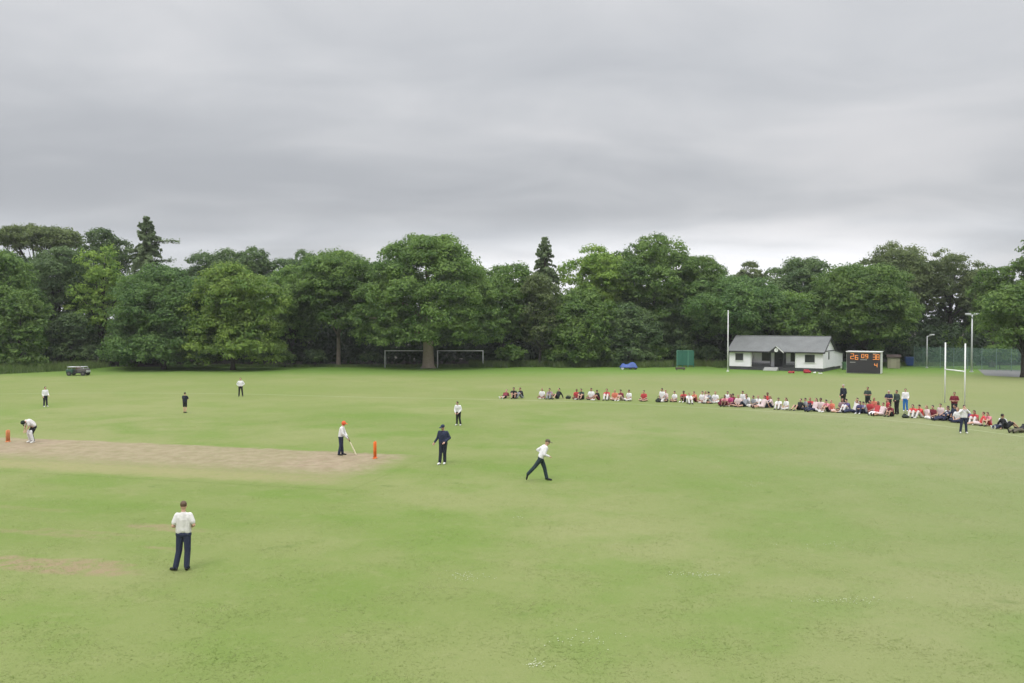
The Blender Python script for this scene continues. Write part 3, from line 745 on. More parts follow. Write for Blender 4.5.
def digit(ch, x, z, w, h):
    mb = MB(); r = .027
    P = {'a': ((0, 1), (1, 1)), 'b': ((1, 1), (1, .5)), 'c': ((1, .5), (1, 0)), 'd': ((0, 0), (1, 0)), 'e': ((0, .5), (0, 0)), 'f': ((0, 1), (0, .5)), 'g': ((0, .5), (1, .5))}
    for s in SEG[ch]:
        (a0, b0), (a1, b1) = P[s]
        for k in range(10):
            t = k/9; xx, zz = x+w*(a0+(a1-a0)*t), z+h*(b0+(b1-b0)*t)
            mb.tube([(xx, -.024, zz), (xx, -.050-.0011*(k+10*'abcdefg'.index(s)), zz)], r, 8)
    return mb.build('digit', LED, sb)
digit('2', .50, 1.78, .34, .62); digit('6', 1.02, 1.70, .30, .5)
digit('0', 1.76, 1.92, .26, .42); digit('9', 2.20, 1.90, .26, .42)
digit('3', 3.06, 1.74, .27, .58); digit('8', 3.46, 1.74, .27, .60)
digit('4', 3.24, .84, .27, .40)
LETT = plain('faded_white_lettering', (.34, .34, .33), .7, .1, 3)
for (x0, n, z) in ((.42, 5, 1.30), (1.62, 6, 1.64), (3.05, 3, 2.40)):
    mb = MB()
    for i in range(n): mb.box(x0+.13*i, x0+.13*i+.085, -.034, -.023, z, z+.11)
    mb.build('caption_strip', LETT, sb)

# ------------------------------------------------------------------ posts, goals, fence, sheds
def pole(name, label, cat, px, pyb, pyt, r, mat, grp=None):
    g = G(px, pyb); _, zt = XZ(px, pyt, g.y); root = empty(name, g); tag(root, label, cat, grp)
    MB().tube([(0, 0, -.05), (0, 0, zt*.5), (0, 0, zt)], [r, r*.85, r*.65], 10).build('pole', mat, root, True)
    MB().tube([(0, 0, -.02), (0, 0, .12)], r*2.0, 10).build('base', mat, root)
    return root, zt
fp, zt = pole('flagpole', 'tall white bare flagpole at the left corner of the pavilion', 'flagpole', 727.8, 371.5, 311.5, .078, WHITE)
MB().ell((0, 0, zt+.06), (.10, .10, .09), 10, 8).build('finial', WHITE, fp)
fl, zt = pole('floodlight', 'tall grey floodlight mast right of the rugby posts', 'floodlight', 971.5, 372.0, 315, .115, STEEL, 'floodlights by the court')
MB().tube([(-.75, 0, zt), (.75, 0, zt)], .045, 8).build('cross_arm', STEEL, fl)
for xx in (-.62, .5): MB().box(xx-.28, xx+.28, -.45, .05, zt+.03, zt+.22, .03).build('lamp_head', plain('lamp_grey', (.55, .56, .56), .4, .05, 3), fl)
fl, zt = pole('floodlight', 'shorter grey lamp post at the left end of the court fence', 'floodlight', 926.8, 368.0, 336, .085, STEEL, 'floodlights by the court')
MB().tube([(0, 0, zt-.05), (.55, -.1, zt+.08)], .04, 8).build('cross_arm', STEEL, fl)
MB().box(.35, .85, -.35, .08, zt+.10, zt+.26, .03).build('lamp_head', bpy.data.materials['lamp_grey'], fl)

# rugby posts
ra, rb = G(944.8, 402.6), G(964.6, 406.4)
rp = empty('rugby_posts', ra); tag(rp, 'white H shaped rugby posts standing behind the seated crowd', 'rugby posts')
dv = rb - ra
_, rt = XZ(945, 342.5, ra.y); _, rt2 = XZ(965, 342.8, rb.y)
for p, h in ((Vector((0, 0, 0)), rt), (dv, rt)):
    MB().tube([p + Vector((0, 0, -.05)), p + Vector((0, 0, h))], .052, 12).build('upright', WHITE, rp, True)
_, rc = XZ(945, 369.3, ra.y)
MB().tube([Vector((0, 0, rc)), dv + Vector((0, 0, rc))], .05, 12).build('crossbar', WHITE, rp, True)

GOALW = plain('dull_white_goal_paint', (.74, .75, .74), .5, .06, 3)
def goal(label, x0, x1, yb):
    a, b = G(x0, yb), G(x1, yb); h = 2.3; root = empty('football_goal', a); tag(root, label, 'football goal', 'football goals at the wood edge'); w = b.x-a.x
    for xx in (0, w): MB().tube([(xx, 0, -.05), (xx, 0, h+.06)], .065, 10).build('post', GOALW, root, True)
    MB().tube([(.06, 0, h), (w-.06, 0, h)], .06, 10).build('crossbar', GOALW, root, True)
    for xx in (0, w): MB().tube([(xx, .06, h-.06), (xx, .7, h-.12), (xx, 1.6, .04)], .022, 6).build('back_stay', STEEL, root, True)
    return root
goal('white football goal whose right post hides behind the thick pale trunk', 385, 431, 367.4)
goal('white football goal right of the thick pale trunk', 437.5, 483, 367.4)

# court fence
NET = bpy.data.materials.new('green_mesh_netting'); NET.use_nodes = True
N, L = NET.node_tree.nodes, NET.node_tree.links; B = N['Principled BSDF']; B.inputs['Base Color'].default_value = (.12, .20, .165, 1); B.inputs['Roughness'].default_value = .8
t = N.new('ShaderNodeTexCoord'); n = N.new('ShaderNodeTexNoise'); n.inputs['Scale'].default_value = 3; L.new(t.outputs['Object'], n.inputs['Vector'])
mr = N.new('ShaderNodeMapRange'); mr.inputs[3].default_value = .30; mr.inputs[4].default_value = .58; L.new(n.outputs['Fac'], mr.inputs[0])
tr = N.new('ShaderNodeBsdfTransparent'); ms = N.new('ShaderNodeMixShader'); L.new(mr.outputs[0], ms.inputs[0]); L.new(tr.outputs[0], ms.inputs[1]); L.new(B.outputs[0], ms.inputs[2])
L.new(ms.outputs[0], N['Material Output'].inputs['Surface'])
fa, fb = G(914, 367.2), G(1075, 374)
fence = empty('court_fence', fa); tag(fence, 'high green mesh court fence behind the rugby posts', 'fence')
fv = fb-fa; nF = 11
for i in range(nF+1):
    p = fv*(i/nF); MB().tube([p+Vector((0, 0, -.05)), p+Vector((0, 0, 2.95))], .04, 8).build('fence_post', plain('fence_post_green', (.13, .19, .16), .6) if i == 0 else bpy.data.materials['fence_post_green'], fence)
mb = MB(); nn = Vector((-fv.y, fv.x, 0)).normalized()*.012
mb.add([tuple(nn+Vector((0, 0, .05))), tuple(fv+nn+Vector((0, 0, .05))), tuple(fv+nn+Vector((0, 0, 2.85))), tuple(nn+Vector((0, 0, 2.85)))], [(0, 1, 2, 3)])
mb.build('netting', NET, fence)

def rel(px0, px1, pyb, pyt):
    g = G((px0+px1)/2, pyb); X0, _ = XZ(px0, pyb, g.y); X1, _ = XZ(px1, pyb, g.y); _, z = XZ(px0, pyt, g.y); return g, X1-X0, z
# shed behind the scoreboard
g, w, h = rel(888, 899.5, 368.5, 356.5)
sh = empty('garden_shed', g, -.35); tag(sh, 'small weathered shed with dark lid roof just right of the scoreboard', 'shed')
MB().box(-w/2, w/2, 0, 1.5, 0, h-.15, .01).build('wall', plain('weathered_boards', (.20, .19, .13), .85, .2, 2), sh)
MB().prism_x([(-.15, h-.148), (1.65, h-.148), (1.65, h+.02), (.75, h+.25), (-.15, h+.02)], -w/2-.12, w/2+.12).build('roof', plain('dark_brown_felt', (.075, .055, .05), .85), sh)
MB().box(-w*.25, w*.2, -.03, -.003, .05, h-.3).build('door', plain('shed_door_boards', (.24, .23, .16), .85), sh)
BLUE = plain('blue_tarpaulin', (.045, .085, .27), .5, .25, 2.5, bump=.5)
BLUE2 = plain('blue_plastic', (.03, .07, .22), .45, .15, 2)
g, w, h = rel(905, 913, 366.0, 358)
bb = empty('wheeled_bin', g, -.2); tag(bb, 'dark blue bin in shade at the wood edge right of the shed', 'bin', 'bins near the scoreboard')
def bin_(root, w, h, mat):
    d = w*.8
    MB().add([(-w*.42, -d*.4, .08), (w*.42, -d*.4, .08), (w*.42, d*.4, .08), (-w*.42, d*.4, .08), (-w/2, -d/2, h*.88), (w/2, -d/2, h*.88), (w/2, d/2, h*.88), (-w/2, d/2, h*.88)],
             [(3, 2, 1, 0), (4, 5, 6, 7), (0, 1, 5, 4), (1, 2, 6, 5), (2, 3, 7, 6), (3, 0, 4, 7)]).build('bin_body', mat, root)
    MB().box(-w*.54, w*.54, -d*.56, d*.54, h*.885, h, .03).build('lid', mat, root)
    for s in (-1, 1): MB().tube([(s*w*.40, d*.38, .1), (s*w*.47, d*.38, .1)], .1, 12).build('wheel', BLACK, root)
bin_(bb, w, h+.15, BLUE2)
g, w, h = rel(843.5, 847.5, 370.0, 362)
bb = empty('wheeled_bin', g, .1); tag(bb, 'small green bin between pavilion and scoreboard', 'bin', 'bins near the scoreboard')
bin_(bb, w+.2, h, plain('green_plastic', (.07, .14, .07), .5))

# green sight screen
g, w, h = rel(677, 693.5, 367.2, 350.2)
ss = empty('sight_screen', g, -.08); tag(ss, 'green panelled sight screen at the wood edge left of the flagpole', 'sight screen')
SG = plain('screen_green', (.030, .125, .085), .55, .15, 1.2); SGL = plain('screen_pale_green', (.10, .25, .18), .55, .1, 2)
for i in range(3):
    MB().box(-w/2+i*w/3+.02, -w/2+(i+1)*w/3-.02, 0, .06, .35, h-.05, .01).build('panel', SG, ss)
for i in range(4): xx = -w/2+i*w/3; MB().box(xx-.05, xx+.05, -.06, -.003, .0, h, .01).build('upright', SGL if i in (0, 2) else SG, ss)
MB().box(-w/2+.05, w/2-.05, -.05, -.004, h-.10, h-.02).build('top_rail', SGL, ss)
MB().box(-w/2+.05, w/2-.05, -.05, -.004, .28, .36).build('bottom_rail', SG, ss)
for s in (-1, 1): MB().tube([(s*w*.45, .08, h*.7), (s*w*.45, 1.1, .05)], .035, 6).build('stay', SG, ss)
g, w, h = rel(675.5, 685, 370.2, 367.4)
bn = empty('bench', g); tag(bn, 'low dark bench on the grass in front of the green sight screen', 'bench')
WOODD = plain('dark_timber', (.085, .07, .055), .8, .2, 4)
MB().box(-w/2, w/2, -.2, .2, h*.35, h, .03).build('seat', WOODD, bn)
for s in (-1, 1): MB().box(s*w*.38-.05, s*w*.38+.05, -.17, .17, 0, h*.345).build('leg', WOODD, bn)

# blue covered machine
g, w, h = rel(619.5, 637.5, 369.3, 362.3)
cv_ = empty('covered_machine', g, -.1); tag(cv_, 'low grass machine under a blue tarpaulin at the wood edge', 'machine')
rs = np.random.default_rng(5); nx, ny = 22, 12; V = []; Fc = []
for j in range(ny):
    for i in range(nx):
        u, v = i/(nx-1), j/(ny-1); ex = min(u, 1-u)*2; ey = min(v, 1-v)*2
        prof = (.62 + .38*math.exp(-((u-.72)/.22)**2) + .2*math.exp(-((u-.2)/.12)**2))
        z = h*prof*min(1, (ex*4.5)**.6, (ey*3.2)**.6) + rs.normal()*.02
        V.append(((u-.5)*w*(1.0), (v-.5)*1.5, max(.28 if (ex < .01 or ey < .01) else .3, z)))
for j in range(ny-1):
    for i in range(nx-1): Fc.append((j*nx+i, j*nx+i+1, (j+1)*nx+i+1, (j+1)*nx+i))
MB().add(V, Fc).build('tarpaulin', BLUE, cv_, True)
MB().box(-w*.46, w*.46, -.66, .66, .14, .29, .02).build('chassis', BLACK, cv_)
for xx in (-.34, .1, .36):
    for s in (-1, 1): MB().tube([(xx*w, s*.62-.06, .2), (xx*w, s*.62+.06, .2)], .2, 14).build('wheel', OFFW if xx < 0 else BLACK, cv_)

# utility buggy at the left
g, w, h = rel(68.5, 88.0, 375.4, 366.5)
bg = empty('utility_buggy', g, .06); tag(bg, 'small green utility buggy with pale roll frame parked under the trees', 'buggy')
BGG = plain('buggy_green_paint', (.035, .085, .055), .45, .1, 2); d = 1.35
MB().box(-w*.5, -w*.16, -d/2, d/2, .30, .72, .06).build('bonnet', BGG, bg)
MB().box(-w*.16, w*.48, -d/2, d/2, .28, .44, .03).build('chassis', BLACK, bg)
MB().box(w*.06, w*.48, -d/2+.03, d/2-.03, .46, .80, .03).build('cargo_bed', plain('buggy_dark_bed', (.10, .095, .09), .6), bg)
MB().box(-w*.12, w*.05, -d*.42, d*.42, .445, .66, .04).build('seat', BLACK, bg)
MB().box(-w*.02, w*.05, -d*.42, d*.42, .67, 1.06, .04).build('backrest', plain('seat_brown', (.16, .10, .085), .7), bg)
mb = MB()
for s in (-1, 1):
    y = s*d*.46
    mb.tube([(-w*.44, y, .7), (-w*.40, y, h*.97), (w*.36, y, h*.97), (w*.38, y, .8)], .035, 8)
for xx in (-w*.40, w*.36, 0): mb.tube([(xx, -d*.46, h*.97), (xx, d*.46, h*.97)], .03, 8)
mb.build('roll_frame', STEEL, bg)
MB().box(-w*.44, -w*.16, -d*.44, d*.44, h*.975, h*1.0).build('front_canopy', STEEL, bg)
for xx in (-w*.34, w*.36):
    for s in (-1, 1):
        wh = MB().tube([(xx, s*d*.48-.09, .26), (xx, s*d*.48+.09, .26)], .26, 16).build('wheel', BLACK, bg)
        MB().tube([(xx, s*d*.48-.1, .26), (xx, s*d*.48+.1, .26)], .13, 12).build('rim', bpy.data.materials['buggy_dark_bed'], wh)
MB().tube([(-w*.2, -.3, .7), (-w*.12, -.3, .95)], .02, 6).build('steering_column', BLACK, bg)
for s in (-1, 1): MB().ell((-w*.5, s*.45, .55), (.05, .08, .08), 8, 6).build('headlight', STEEL, bg)
MB().box(w*.485, w*.53, -d*.4, d*.4, .36, .6, .02).build('tail_panel', STEEL, bg)

# red kit bags and small kit before the pavilion
REDF = plain('red_fabric', (.36, .03, .04), .75, .3, 5, bump=.3)
def bag(name, label, px, py, w, d, h, mat, rz, grp, lumps=4):
    root = empty(name, G(px, py), rz); tag(root, label, 'bag', grp)
    mb = MB(); rr = random.Random(int(px*7)); mb.box(-w*.46, w*.40, -d*.42, d*.42, .0, h*.62, min(h, d)*.22)
    for i in range(lumps): mb.ell((rr.uniform(-.38, .34)*w, rr.uniform(-.25, .25)*d, h*rr.uniform(.45, .72)), (w*rr.uniform(.10, .2), d*.26, h*rr.uniform(.2, .36)), 10, 6)
    mb.build('bag_body', mat, root, True)
    MB().tube([(-w*.25, 0, h*.85), (-w*.12, 0, h*1.08), (w*.12, 0, h*1.08), (w*.25, 0, h*.85)], .018, 6).build('handle', BLACK, root)
    return root
bag('kit_bag', 'low red kit bag on the grass right of the pavilion steps', 791.5, 373.2, .9, .5, .34, REDF, -.2, 'kit bags before the pavilion')
bag('kit_bag', 'tall heaped red kit bag below the right pavilion window', 807.5, 373.2, 1.1, .55, .50, REDF, .1, 'kit bags before the pavilion', 7)
bag('kit_bag', 'small white bag on the grass beside the heaped red kit bag', 814.5, 373.2, .38, .3, .22, WHITE, 0, 'kit bags before the pavilion', 2)
bag('kit_bag', 'flat white bag on the grass at the pavilion corner', 820.3, 373.8, .5, .3, .16, OFFW, 0, 'kit bags before the pavilion', 2)
DKF = plain('dark_bag_fabric', (.028, .035, .03), .8, .2, 5)
bag('sports_bag', 'dark bag in the gap left of the first red topped spectator', 568.3, 398.8, .5, .3, .28, DKF, 0, 'bags among the spectators')
bag('sports_bag', 'dark bag left of the first white topped group below the green screen', 658.7, 402.2, .55, .35, .42, DKF, .2, 'bags among the spectators')
bag('sports_bag', 'dark bag alone on the grass left of the two bright red tops', 905.5, 418.0, .5, .3, .32, DKF, 0, 'bags among the spectators')
bag('sports_bag', 'maroon bag at the left end of the dense crowd below the pavilion', 722.4, 405.6, .7, .4, .55, plain('maroon_fabric', (.16, .022, .045), .8, .2, 5), .1, 'bags among the spectators')

# ------------------------------------------------------------------ wickets and bat
ORANGE = plain('orange_plastic', (.80, .17, .030), .4, .08, 4); ORB = plain('faded_orange_plastic', (.62, .24, .10), .45, .1, 4)
def wicket(label, g, mat, h):
    root = empty('wicket', g, math.atan2(PD.y, PD.x)); tag(root, label, 'wicket', 'plastic wickets on the pitch')
    MB().box(-.07, .07, -.14, .14, 0.002, .05, .015).build('base', mat, root)
    for yy in (-.095, 0, .095): MB().tube([(0, yy, .045), (0, yy, h-.02), (0, yy, h)], [.034, .034, .022], 10).build('stump', mat, root, True)
    for yy in (-.048, .048): MB().tube([(0, yy-.045, h+.012), (0, yy+.045, h+.012)], .014, 8).build('bail', mat, root)
wicket('bright orange plastic wicket beside the batter with the red helmet', S1, ORANGE, .78)
wicket('faded orange wicket at the far left beside the bending batter', S2, ORB, .62)

# thin summer haze in the air over the field
hb = MB().box(-420, 420, -60, 420, -1, 34).build('haze', None)
tag(hb, kind='stuff'); HM = bpy.data.materials.new('thin_haze'); HM.use_nodes = True
N, L = HM.node_tree.nodes, HM.node_tree.links; N.remove(N['Principled BSDF'])
pv = N.new('ShaderNodeVolumePrincipled'); pv.inputs['Color'].default_value = (.93, .95, .97, 1); pv.inputs['Density'].default_value = .00020
L.new(pv.outputs[0], N['Material Output'].inputs['Volume']); hb.data.materials.clear(); hb.data.materials.append(HM)

# ------------------------------------------------------------------ people
SKIN = [plain('skin_fair', (.50, .30, .22), .6, .06, 8), plain('skin_tan', (.38, .215, .15), .6, .06, 8), plain('skin_brown', (.17, .09, .06), .6, .06, 8)]
CLOTH = {}
def cloth(name, col):
    CLOTH[name] = plain('cloth_' + name, col, .85, .16, 11, bump=.6)
for nm, c in dict(white=(.65, .64, .645), offwhite=(.60, .58, .56), pinkwhite=(.58, .46, .46), grey=(.24, .25, .27), navy=(.022, .028, .058), dknavy=(.016, .019, .032), black=(.014, .015, .017),
                  red=(.40, .050, .055), brightred=(.54, .060, .060), orange=(.52, .16, .10), maroon=(.15, .018, .030), pink=(.55, .20, .24), magenta=(.40, .06, .17), purple=(.09, .07, .17),
                  green=(.035, .055, .045), teal=(.020, .035, .042), blue=(.020, .14, .42), mauve=(.25, .17, .19), helmetred=(.62, .10, .035), helmetgreen=(.012, .022, .018), grass=(.10, .09, .06)).items(): cloth(nm, c)
HAIR = dict(dark=plain('hair_dark', (.014, .011, .010), .6, .2, 20), brown=plain('hair_brown', (.095, .058, .036), .6, .2, 20), fair=plain('hair_fair', (.24, .16, .085), .6, .2, 20), grey=plain('hair_grey', (.30, .29, .28), .6, .15, 20))
SHOEW, SHOEB = plain('white_shoe', (.68, .68, .66), .6), plain('black_shoe', (.012, .012, .013), .5)
EYE = plain('eye_dark', (.02, .015, .012), .3); LIP = plain('lip', (.32, .11, .10), .5)

dg_scene = bpy.context.view_layer
def remesh(mb, name, voxel, smooth=4):
    me = mb.mesh(name); o = bpy.data.objects.new(name, me); COL.objects.link(o)
    r = o.modifiers.new('r', 'REMESH'); r.mode = 'VOXEL'; r.voxel_size = voxel; r.use_smooth_shade = True
    if smooth:
        s = o.modifiers.new('s', 'SMOOTH'); s.factor = .5; s.iterations = smooth
    dg = bpy.context.evaluated_depsgraph_get(); dg.update()
    out = bpy.data.meshes.new_from_object(o.evaluated_get(dg)); out.name = name
    bpy.data.objects.remove(o); bpy.data.meshes.remove(me)
    out.materials.clear(); out.materials.append(None); return out
V3 = lambda t: Vector(t)
def joints(**over):
    """standing figure 1.75 m tall facing -Y; person's left is +X"""
    J = dict(pelvis=(0, 0, .95), spine=(0, 0, 1.12), chest=(0, 0, 1.30), neck=(0, .005, 1.47), head=(0, -.02, 1.635),
             shL=(.175, 0, 1.41), shR=(-.175, 0, 1.41), elL=(.225, .03, 1.13), elR=(-.225, .03, 1.13), wrL=(.235, -.05, .89), wrR=(-.235, -.05, .89),
             hipL=(.09, 0, .92), hipR=(-.09, 0, .92), knL=(.10, -.015, .50), knR=(-.10, -.015, .50), anL=(.11, .03, .08), anR=(-.11, .03, .08))
    J.update(over)
    J = {k: V3(v) for k, v in J.items()}
    fwd = V3(over.get('face', (0, -1, 0))) if 'face' in over else Vector((0, -1, 0))
    J['face'] = fwd.normalized()
    for s in 'LR':
        if 'toe'+s not in J: J['toe'+s] = J['an'+s] + Vector((0.02 if s == 'L' else -.02, -.17, -.045))
        if 'hd'+s not in J:
            d = (J['wr'+s] - J['el'+s]).normalized(); J['hd'+s] = d
        else: J['hd'+s] = J['hd'+s].normalized()
    return J
def hand(mb, w, d, side, curl=.5):
    """palm, four unequal bent fingers and a thumb"""
    d = d.normalized(); up = Vector((0, 0, 1)) if abs(d.z) < .8 else Vector((0, -1, 0))
    a = d.cross(up).normalized(); nrm = a.cross(d).normalized()            # a: across the palm
    mb.cap(w, w+d*.05, .028, .034, 8)
    for i, ln in enumerate((.062, .074, .070, .054)):
        b = w + d*.075 + a*(-.030+.020*i); m1 = b + d*ln*.55 - nrm*ln*.12*curl; t = m1 + d*ln*.40 - nrm*ln*.42*curl
        mb.cap(w + d*.045 + a*(-.024+.016*i), b, .012, .011, 6); mb.cap(b, m1, .0105, .0098, 6); mb.cap(m1, t, .0098, .0085, 6)
    b = w + d*.025 - a*.030; m1 = b + d*.035 - a*.026 - nrm*.01; mb.cap(b, m1, .013, .011, 6); mb.cap(m1, m1 + d*.028 - a*.004 - nrm*.012, .011, .009, 6)
def torso(mb, J, e=0.0, k=1.0):
    mb.cap(J['hipL'], J['shL']*.86+J['shR']*.14-V3((0, 0, .05)), .098*k+e, .088*k+e); mb.cap(J['hipR'], J['shR']*.86+J['shL']*.14-V3((0, 0, .05)), .098*k+e, .088*k+e)
    mb.cap(J['pelvis'], J['spine'], .115*k+e, .108*k+e); mb.cap(J['spine'], J['chest'], .108*k+e, .115*k+e)
    mb.cap(J['chest'], J['neck']-(J['neck']-J['chest'])*.25, .112*k+e, .065+e)
    nb = J['chest'].lerp(J['neck'], .62)
    for s in 'LR': mb.cap(nb, J['sh'+s]*.97 + J['chest']*.03 - V3((0, 0, .012)), .066*k+e, .054*k+e)
def head_frame(J):
    up = (J['head'] - J['neck']).normalized(); f = J['face']; f = (f - up*f.dot(up)*.6).normalized(); x = up.cross(f).normalized(); f = x.cross(up)
    return Matrix((x, -f, up)).transposed(), f, up, x                       # local -Y is the face
def make_figure(name, J, voxel=.011, sleeves='short', legs='trousers', hair='short', fingers=True, build=1.0, cap=None):
    """meshes of one figure: body, shirt, trousers, hair, shoes"""
    M, f, up, x = head_frame(J); H = J['head']; out = {}
    mb = MB(); torso(mb, J, 0, build)
    mb.cap(J['neck']-up*.03, H-up*.05, .054, .05)
    mb.ell(H, (.074, .094, .112), 14, 10, M); mb.ell(H + f*.028 - up*.055, (.055, .06, .058), 12, 8, M)           # skull, jaw
    mb.ell(H + f*.096 - up*.008, (.013, .018, .022), 8, 6, M); mb.ell(H + f*.082 + up*.028, (.045, .016, .011), 8, 6, M)   # nose, brow
    for s in (-1, 1): mb.ell(H + x*.074*s - f*.002, (.012, .02, .03), 8, 6, M)
    for s in 'LR':
        sh, el, wr = J['sh'+s], J['el'+s], J['wr'+s]
        mb.cap(sh, el, .052*build, .040); mb.cap(el, wr, .040, .027)
        if fingers: hand(mb, wr, J['hd'+s], s)
        else: mb.cap(wr, wr + J['hd'+s]*.12, .03, .028)
        mb.cap(J['hip'+s], J['kn'+s], .082*build, .054); mb.cap(J['kn'+s], J['kn'+s].lerp(J['an'+s], .35), .052, .054); mb.cap(J['kn'+s].lerp(J['an'+s], .35), J['an'+s], .054, .036)
        mb.cap(J['an'+s]-V3((0, 0, .03)), J['toe'+s], .038, .03)
    out['body'] = remesh(mb, name+'_body', voxel, 3)
    e = .015; mb = MB(); pel = J['pelvis']; tu = (J['spine'] - pel).normalized()
    K = dict(J); K['hipL'] = J['hipL'] + tu*.06; K['hipR'] = J['hipR'] + tu*.06; K['pelvis'] = pel + tu*.06
    torso(mb, K, e, build)
    for s in 'LR':
        sh, el, wr = J['sh'+s], J['el'+s], J['wr'+s]
        if sleeves == 'short': mb.cap(sh, sh.lerp(el, .68), .060*build+e, .056+e)
        else: mb.cap(sh, el, .058*build+e, .044+e); mb.cap(el, el.lerp(wr, .93), .044+e, .032+e)
    out['shirt'] = remesh(mb, name+'_shirt', voxel*1.15, 4)
    mb = MB(); e = .018; mb.cap(J['hipL'], J['hipR'], .10*build+e); mb.cap(pel, J['hipL'].lerp(J['hipR'], .5), .105*build+e, .1*build+e)
    for s in 'LR':
        hp, kn, an = J['hip'+s], J['kn'+s], J['an'+s]
        if legs == 'shorts': mb.cap(hp, hp.lerp(kn, .85), .088*build+e, .072+e)
        else: mb.cap(hp, kn, .086*build+e, .062+e); mb.cap(kn, kn.lerp(an, .93), .060+e, .054+e)
    out['legs'] = remesh(mb, name+'_legs', voxel*1.15, 4)
    mb = MB()
    if hair == 'bald': mb.ell(H - f*.03 + up*.0, (.079, .078, .06), 12, 8, M)
    else:
        mb.ell(H - f*.018 + up*.030, (.083, .092, .095), 14, 10, M)
        if hair == 'long': mb.cap(H - f*.07 + up*.03, H - f*.085 - up*.17, .06, .04)
        if hair == 'tail': mb.cap(H - f*.09 + up*.04, H - f*.13 - up*.12, .035, .018)
    out['hair'] = remesh(mb, name+'_hair', .012, 2)
    mb = MB()
    for s in 'LR':
        an, toe = J['an'+s], J['toe'+s]
        mb.cap(an - V3((0, 0, .02)), toe, .047, .038); dd = (toe-an).normalized(); mb.cap(an - dd*.04 - V3((0, 0, .035)), an, .04, .045)
    out['shoes'] = remesh(mb, name+'_shoes', .011, 3)
    if cap:
        mb = MB(); mb.ell(H + up*.045 - f*.005, (.088, .104, .083), 16, 10, M)
        if cap == 'helmet': mb.ell(H + up*.02 - f*.01, (.094, .112, .12), 16, 10, M)
        b = H + up*.05 + f*.10; W = M.to_4x4()
        mb.ell(b + f*.04, (.070, .075, .012), 14, 8, M)
        out['cap'] = remesh(mb, name+'_cap', .010, 2)
    return out, (M, f, up, x, H)
def part(name, me, mat, parent):
    o = bpy.data.objects.new(name, me); COL.objects.link(o); o.parent = parent
    o.material_slots[0].link = 'OBJECT'; o.material_slots[0].material = mat; return o
def place(figs, loc, rz, s, label, shirt, legs, hair='dark', shoes=None, skin=0, group=None, capm=None, eyes=True, legname='trousers', sname='shirt'):
    fig, (M, f, up, x, H) = figs
    b = bpy.data.objects.new('person', fig['body']); COL.objects.link(b)
    b.material_slots[0].link = 'OBJECT'; b.material_slots[0].material = SKIN[skin]
    b.location = loc; b.rotation_euler = (0, 0, rz); b.scale = (s, s, s); tag(b, label, 'person', group)
    part(sname, fig['shirt'], CLOTH[shirt], b); part(legname, fig['legs'], CLOTH[legs], b)
    part('hair', fig['hair'], HAIR[hair], b); part('shoes', fig['shoes'], SHOEW if shoes == 'white' else SHOEB, b)
    if 'cap' in fig: part('helmet' if capm and capm.startswith('helmet') else 'cap', fig['cap'], CLOTH[capm or 'navy'], b)
    if eyes:
        for k in (-1, 1): MB().ell(H + f*.086 + x*.032*k + up*.012, (.011, .008, .008), 8, 6, M).build('eye', EYE, b)
        MB().ell(H + f*.085 - up*.055, (.022, .008, .006), 8, 6, M).build('mouth', LIP, b)
    return b
def face_to(dx, dy): return math.atan2(dx, -dy)
PLAY = 'cricketers on the field'
# man in the foreground, back to the camera
J = joints(elL=(.245, .06, 1.14), wrL=(.15, -.18, 1.06), elR=(-.26, .05, 1.15), wrR=(-.14, -.20, 1.04), shL=(.155, 0, 1.40), shR=(-.155, 0, 1.40), knL=(.12, -.02, .49), anL=(.20, .03, .08), anR=(-.07, .03, .08), knR=(-.09, 0, .5), hipR=(-.085, 0, .92), toeR=(-.09, -.14, .035), toeL=(.33, -.07, .035))
fg = make_figure('man_from_behind', J, .0095, 'short', 'trousers', 'short', build=.9)
place(fg, G(184.0, 570.3), math.radians(180+8), 1.02, 'man nearest the camera, seen from behind in white polo shirt and navy trousers', 'offwhite', 'navy', 'brown', group=PLAY)
# batter with red helmet, leaning on the bat
J = joints(chest=(0, -.05, 1.29), neck=(0, -.09, 1.46), head=(0, -.15, 1.61), shL=(.17, -.06, 1.39), shR=(-.17, -.06, 1.39), elL=(.19, -.16, 1.12), elR=(-.19, -.16, 1.12), wrL=(.035, -.33, .93), wrR=(-.03, -.36, .86), hdL=(-.15, -.5, -.8), hdR=(.12, -.5, -.8), face=(0, -.9, -.45), anL=(.10, -.05, .08), anR=(-.10, .08, .08))
fg = make_figure('batter_leaning', J, .0095, 'long', 'trousers', 'short', cap='helmet')
bl = G(341.0, 455.2)
place(fg, bl, math.radians(84), .94, 'batter in red helmet and white shirt leaning on a bat by the orange wicket', 'white', 'navy', 'dark', 'black', group=PLAY, capm='helmetred')
bat = empty('cricket_bat', bl, math.radians(84)); tag(bat, 'pale wooden cricket bat held down by the batter in the red helmet', 'cricket bat')
p0, p1 = Vector((0, -.30, .95)), Vector((0, -.74, .03)); dd = (p1-p0).normalized(); a_ = Vector((1, 0, 0)); n_ = a_.cross(dd)
MB().tube([p0, p0+dd*.34], .017, 10).build('handle', BLACK, bat, True)
mb = MB(); s0, s1 = p0+dd*.33, p1
V = []
for t_, hw_, th in ((0, .02, .015), (.12, .052, .018), (.7, .055, .03), (.95, .055, .024), (1, .045, .015)):
    c = s0.lerp(s1, t_)
    for q in ((-1, -.6), (1, -.6), (1, .3), (0, 1), (-1, .3)): V.append(tuple(c + a_*hw_*q[0] + n_*th*q[1]))
Fc = [(4, 3, 2, 1, 0), tuple(range(20, 25))]
for r in range(4):
    for k in range(5): Fc.append((r*5+k, r*5+(k+1) % 5, r*5+5+(k+1) % 5, r*5+5+k))
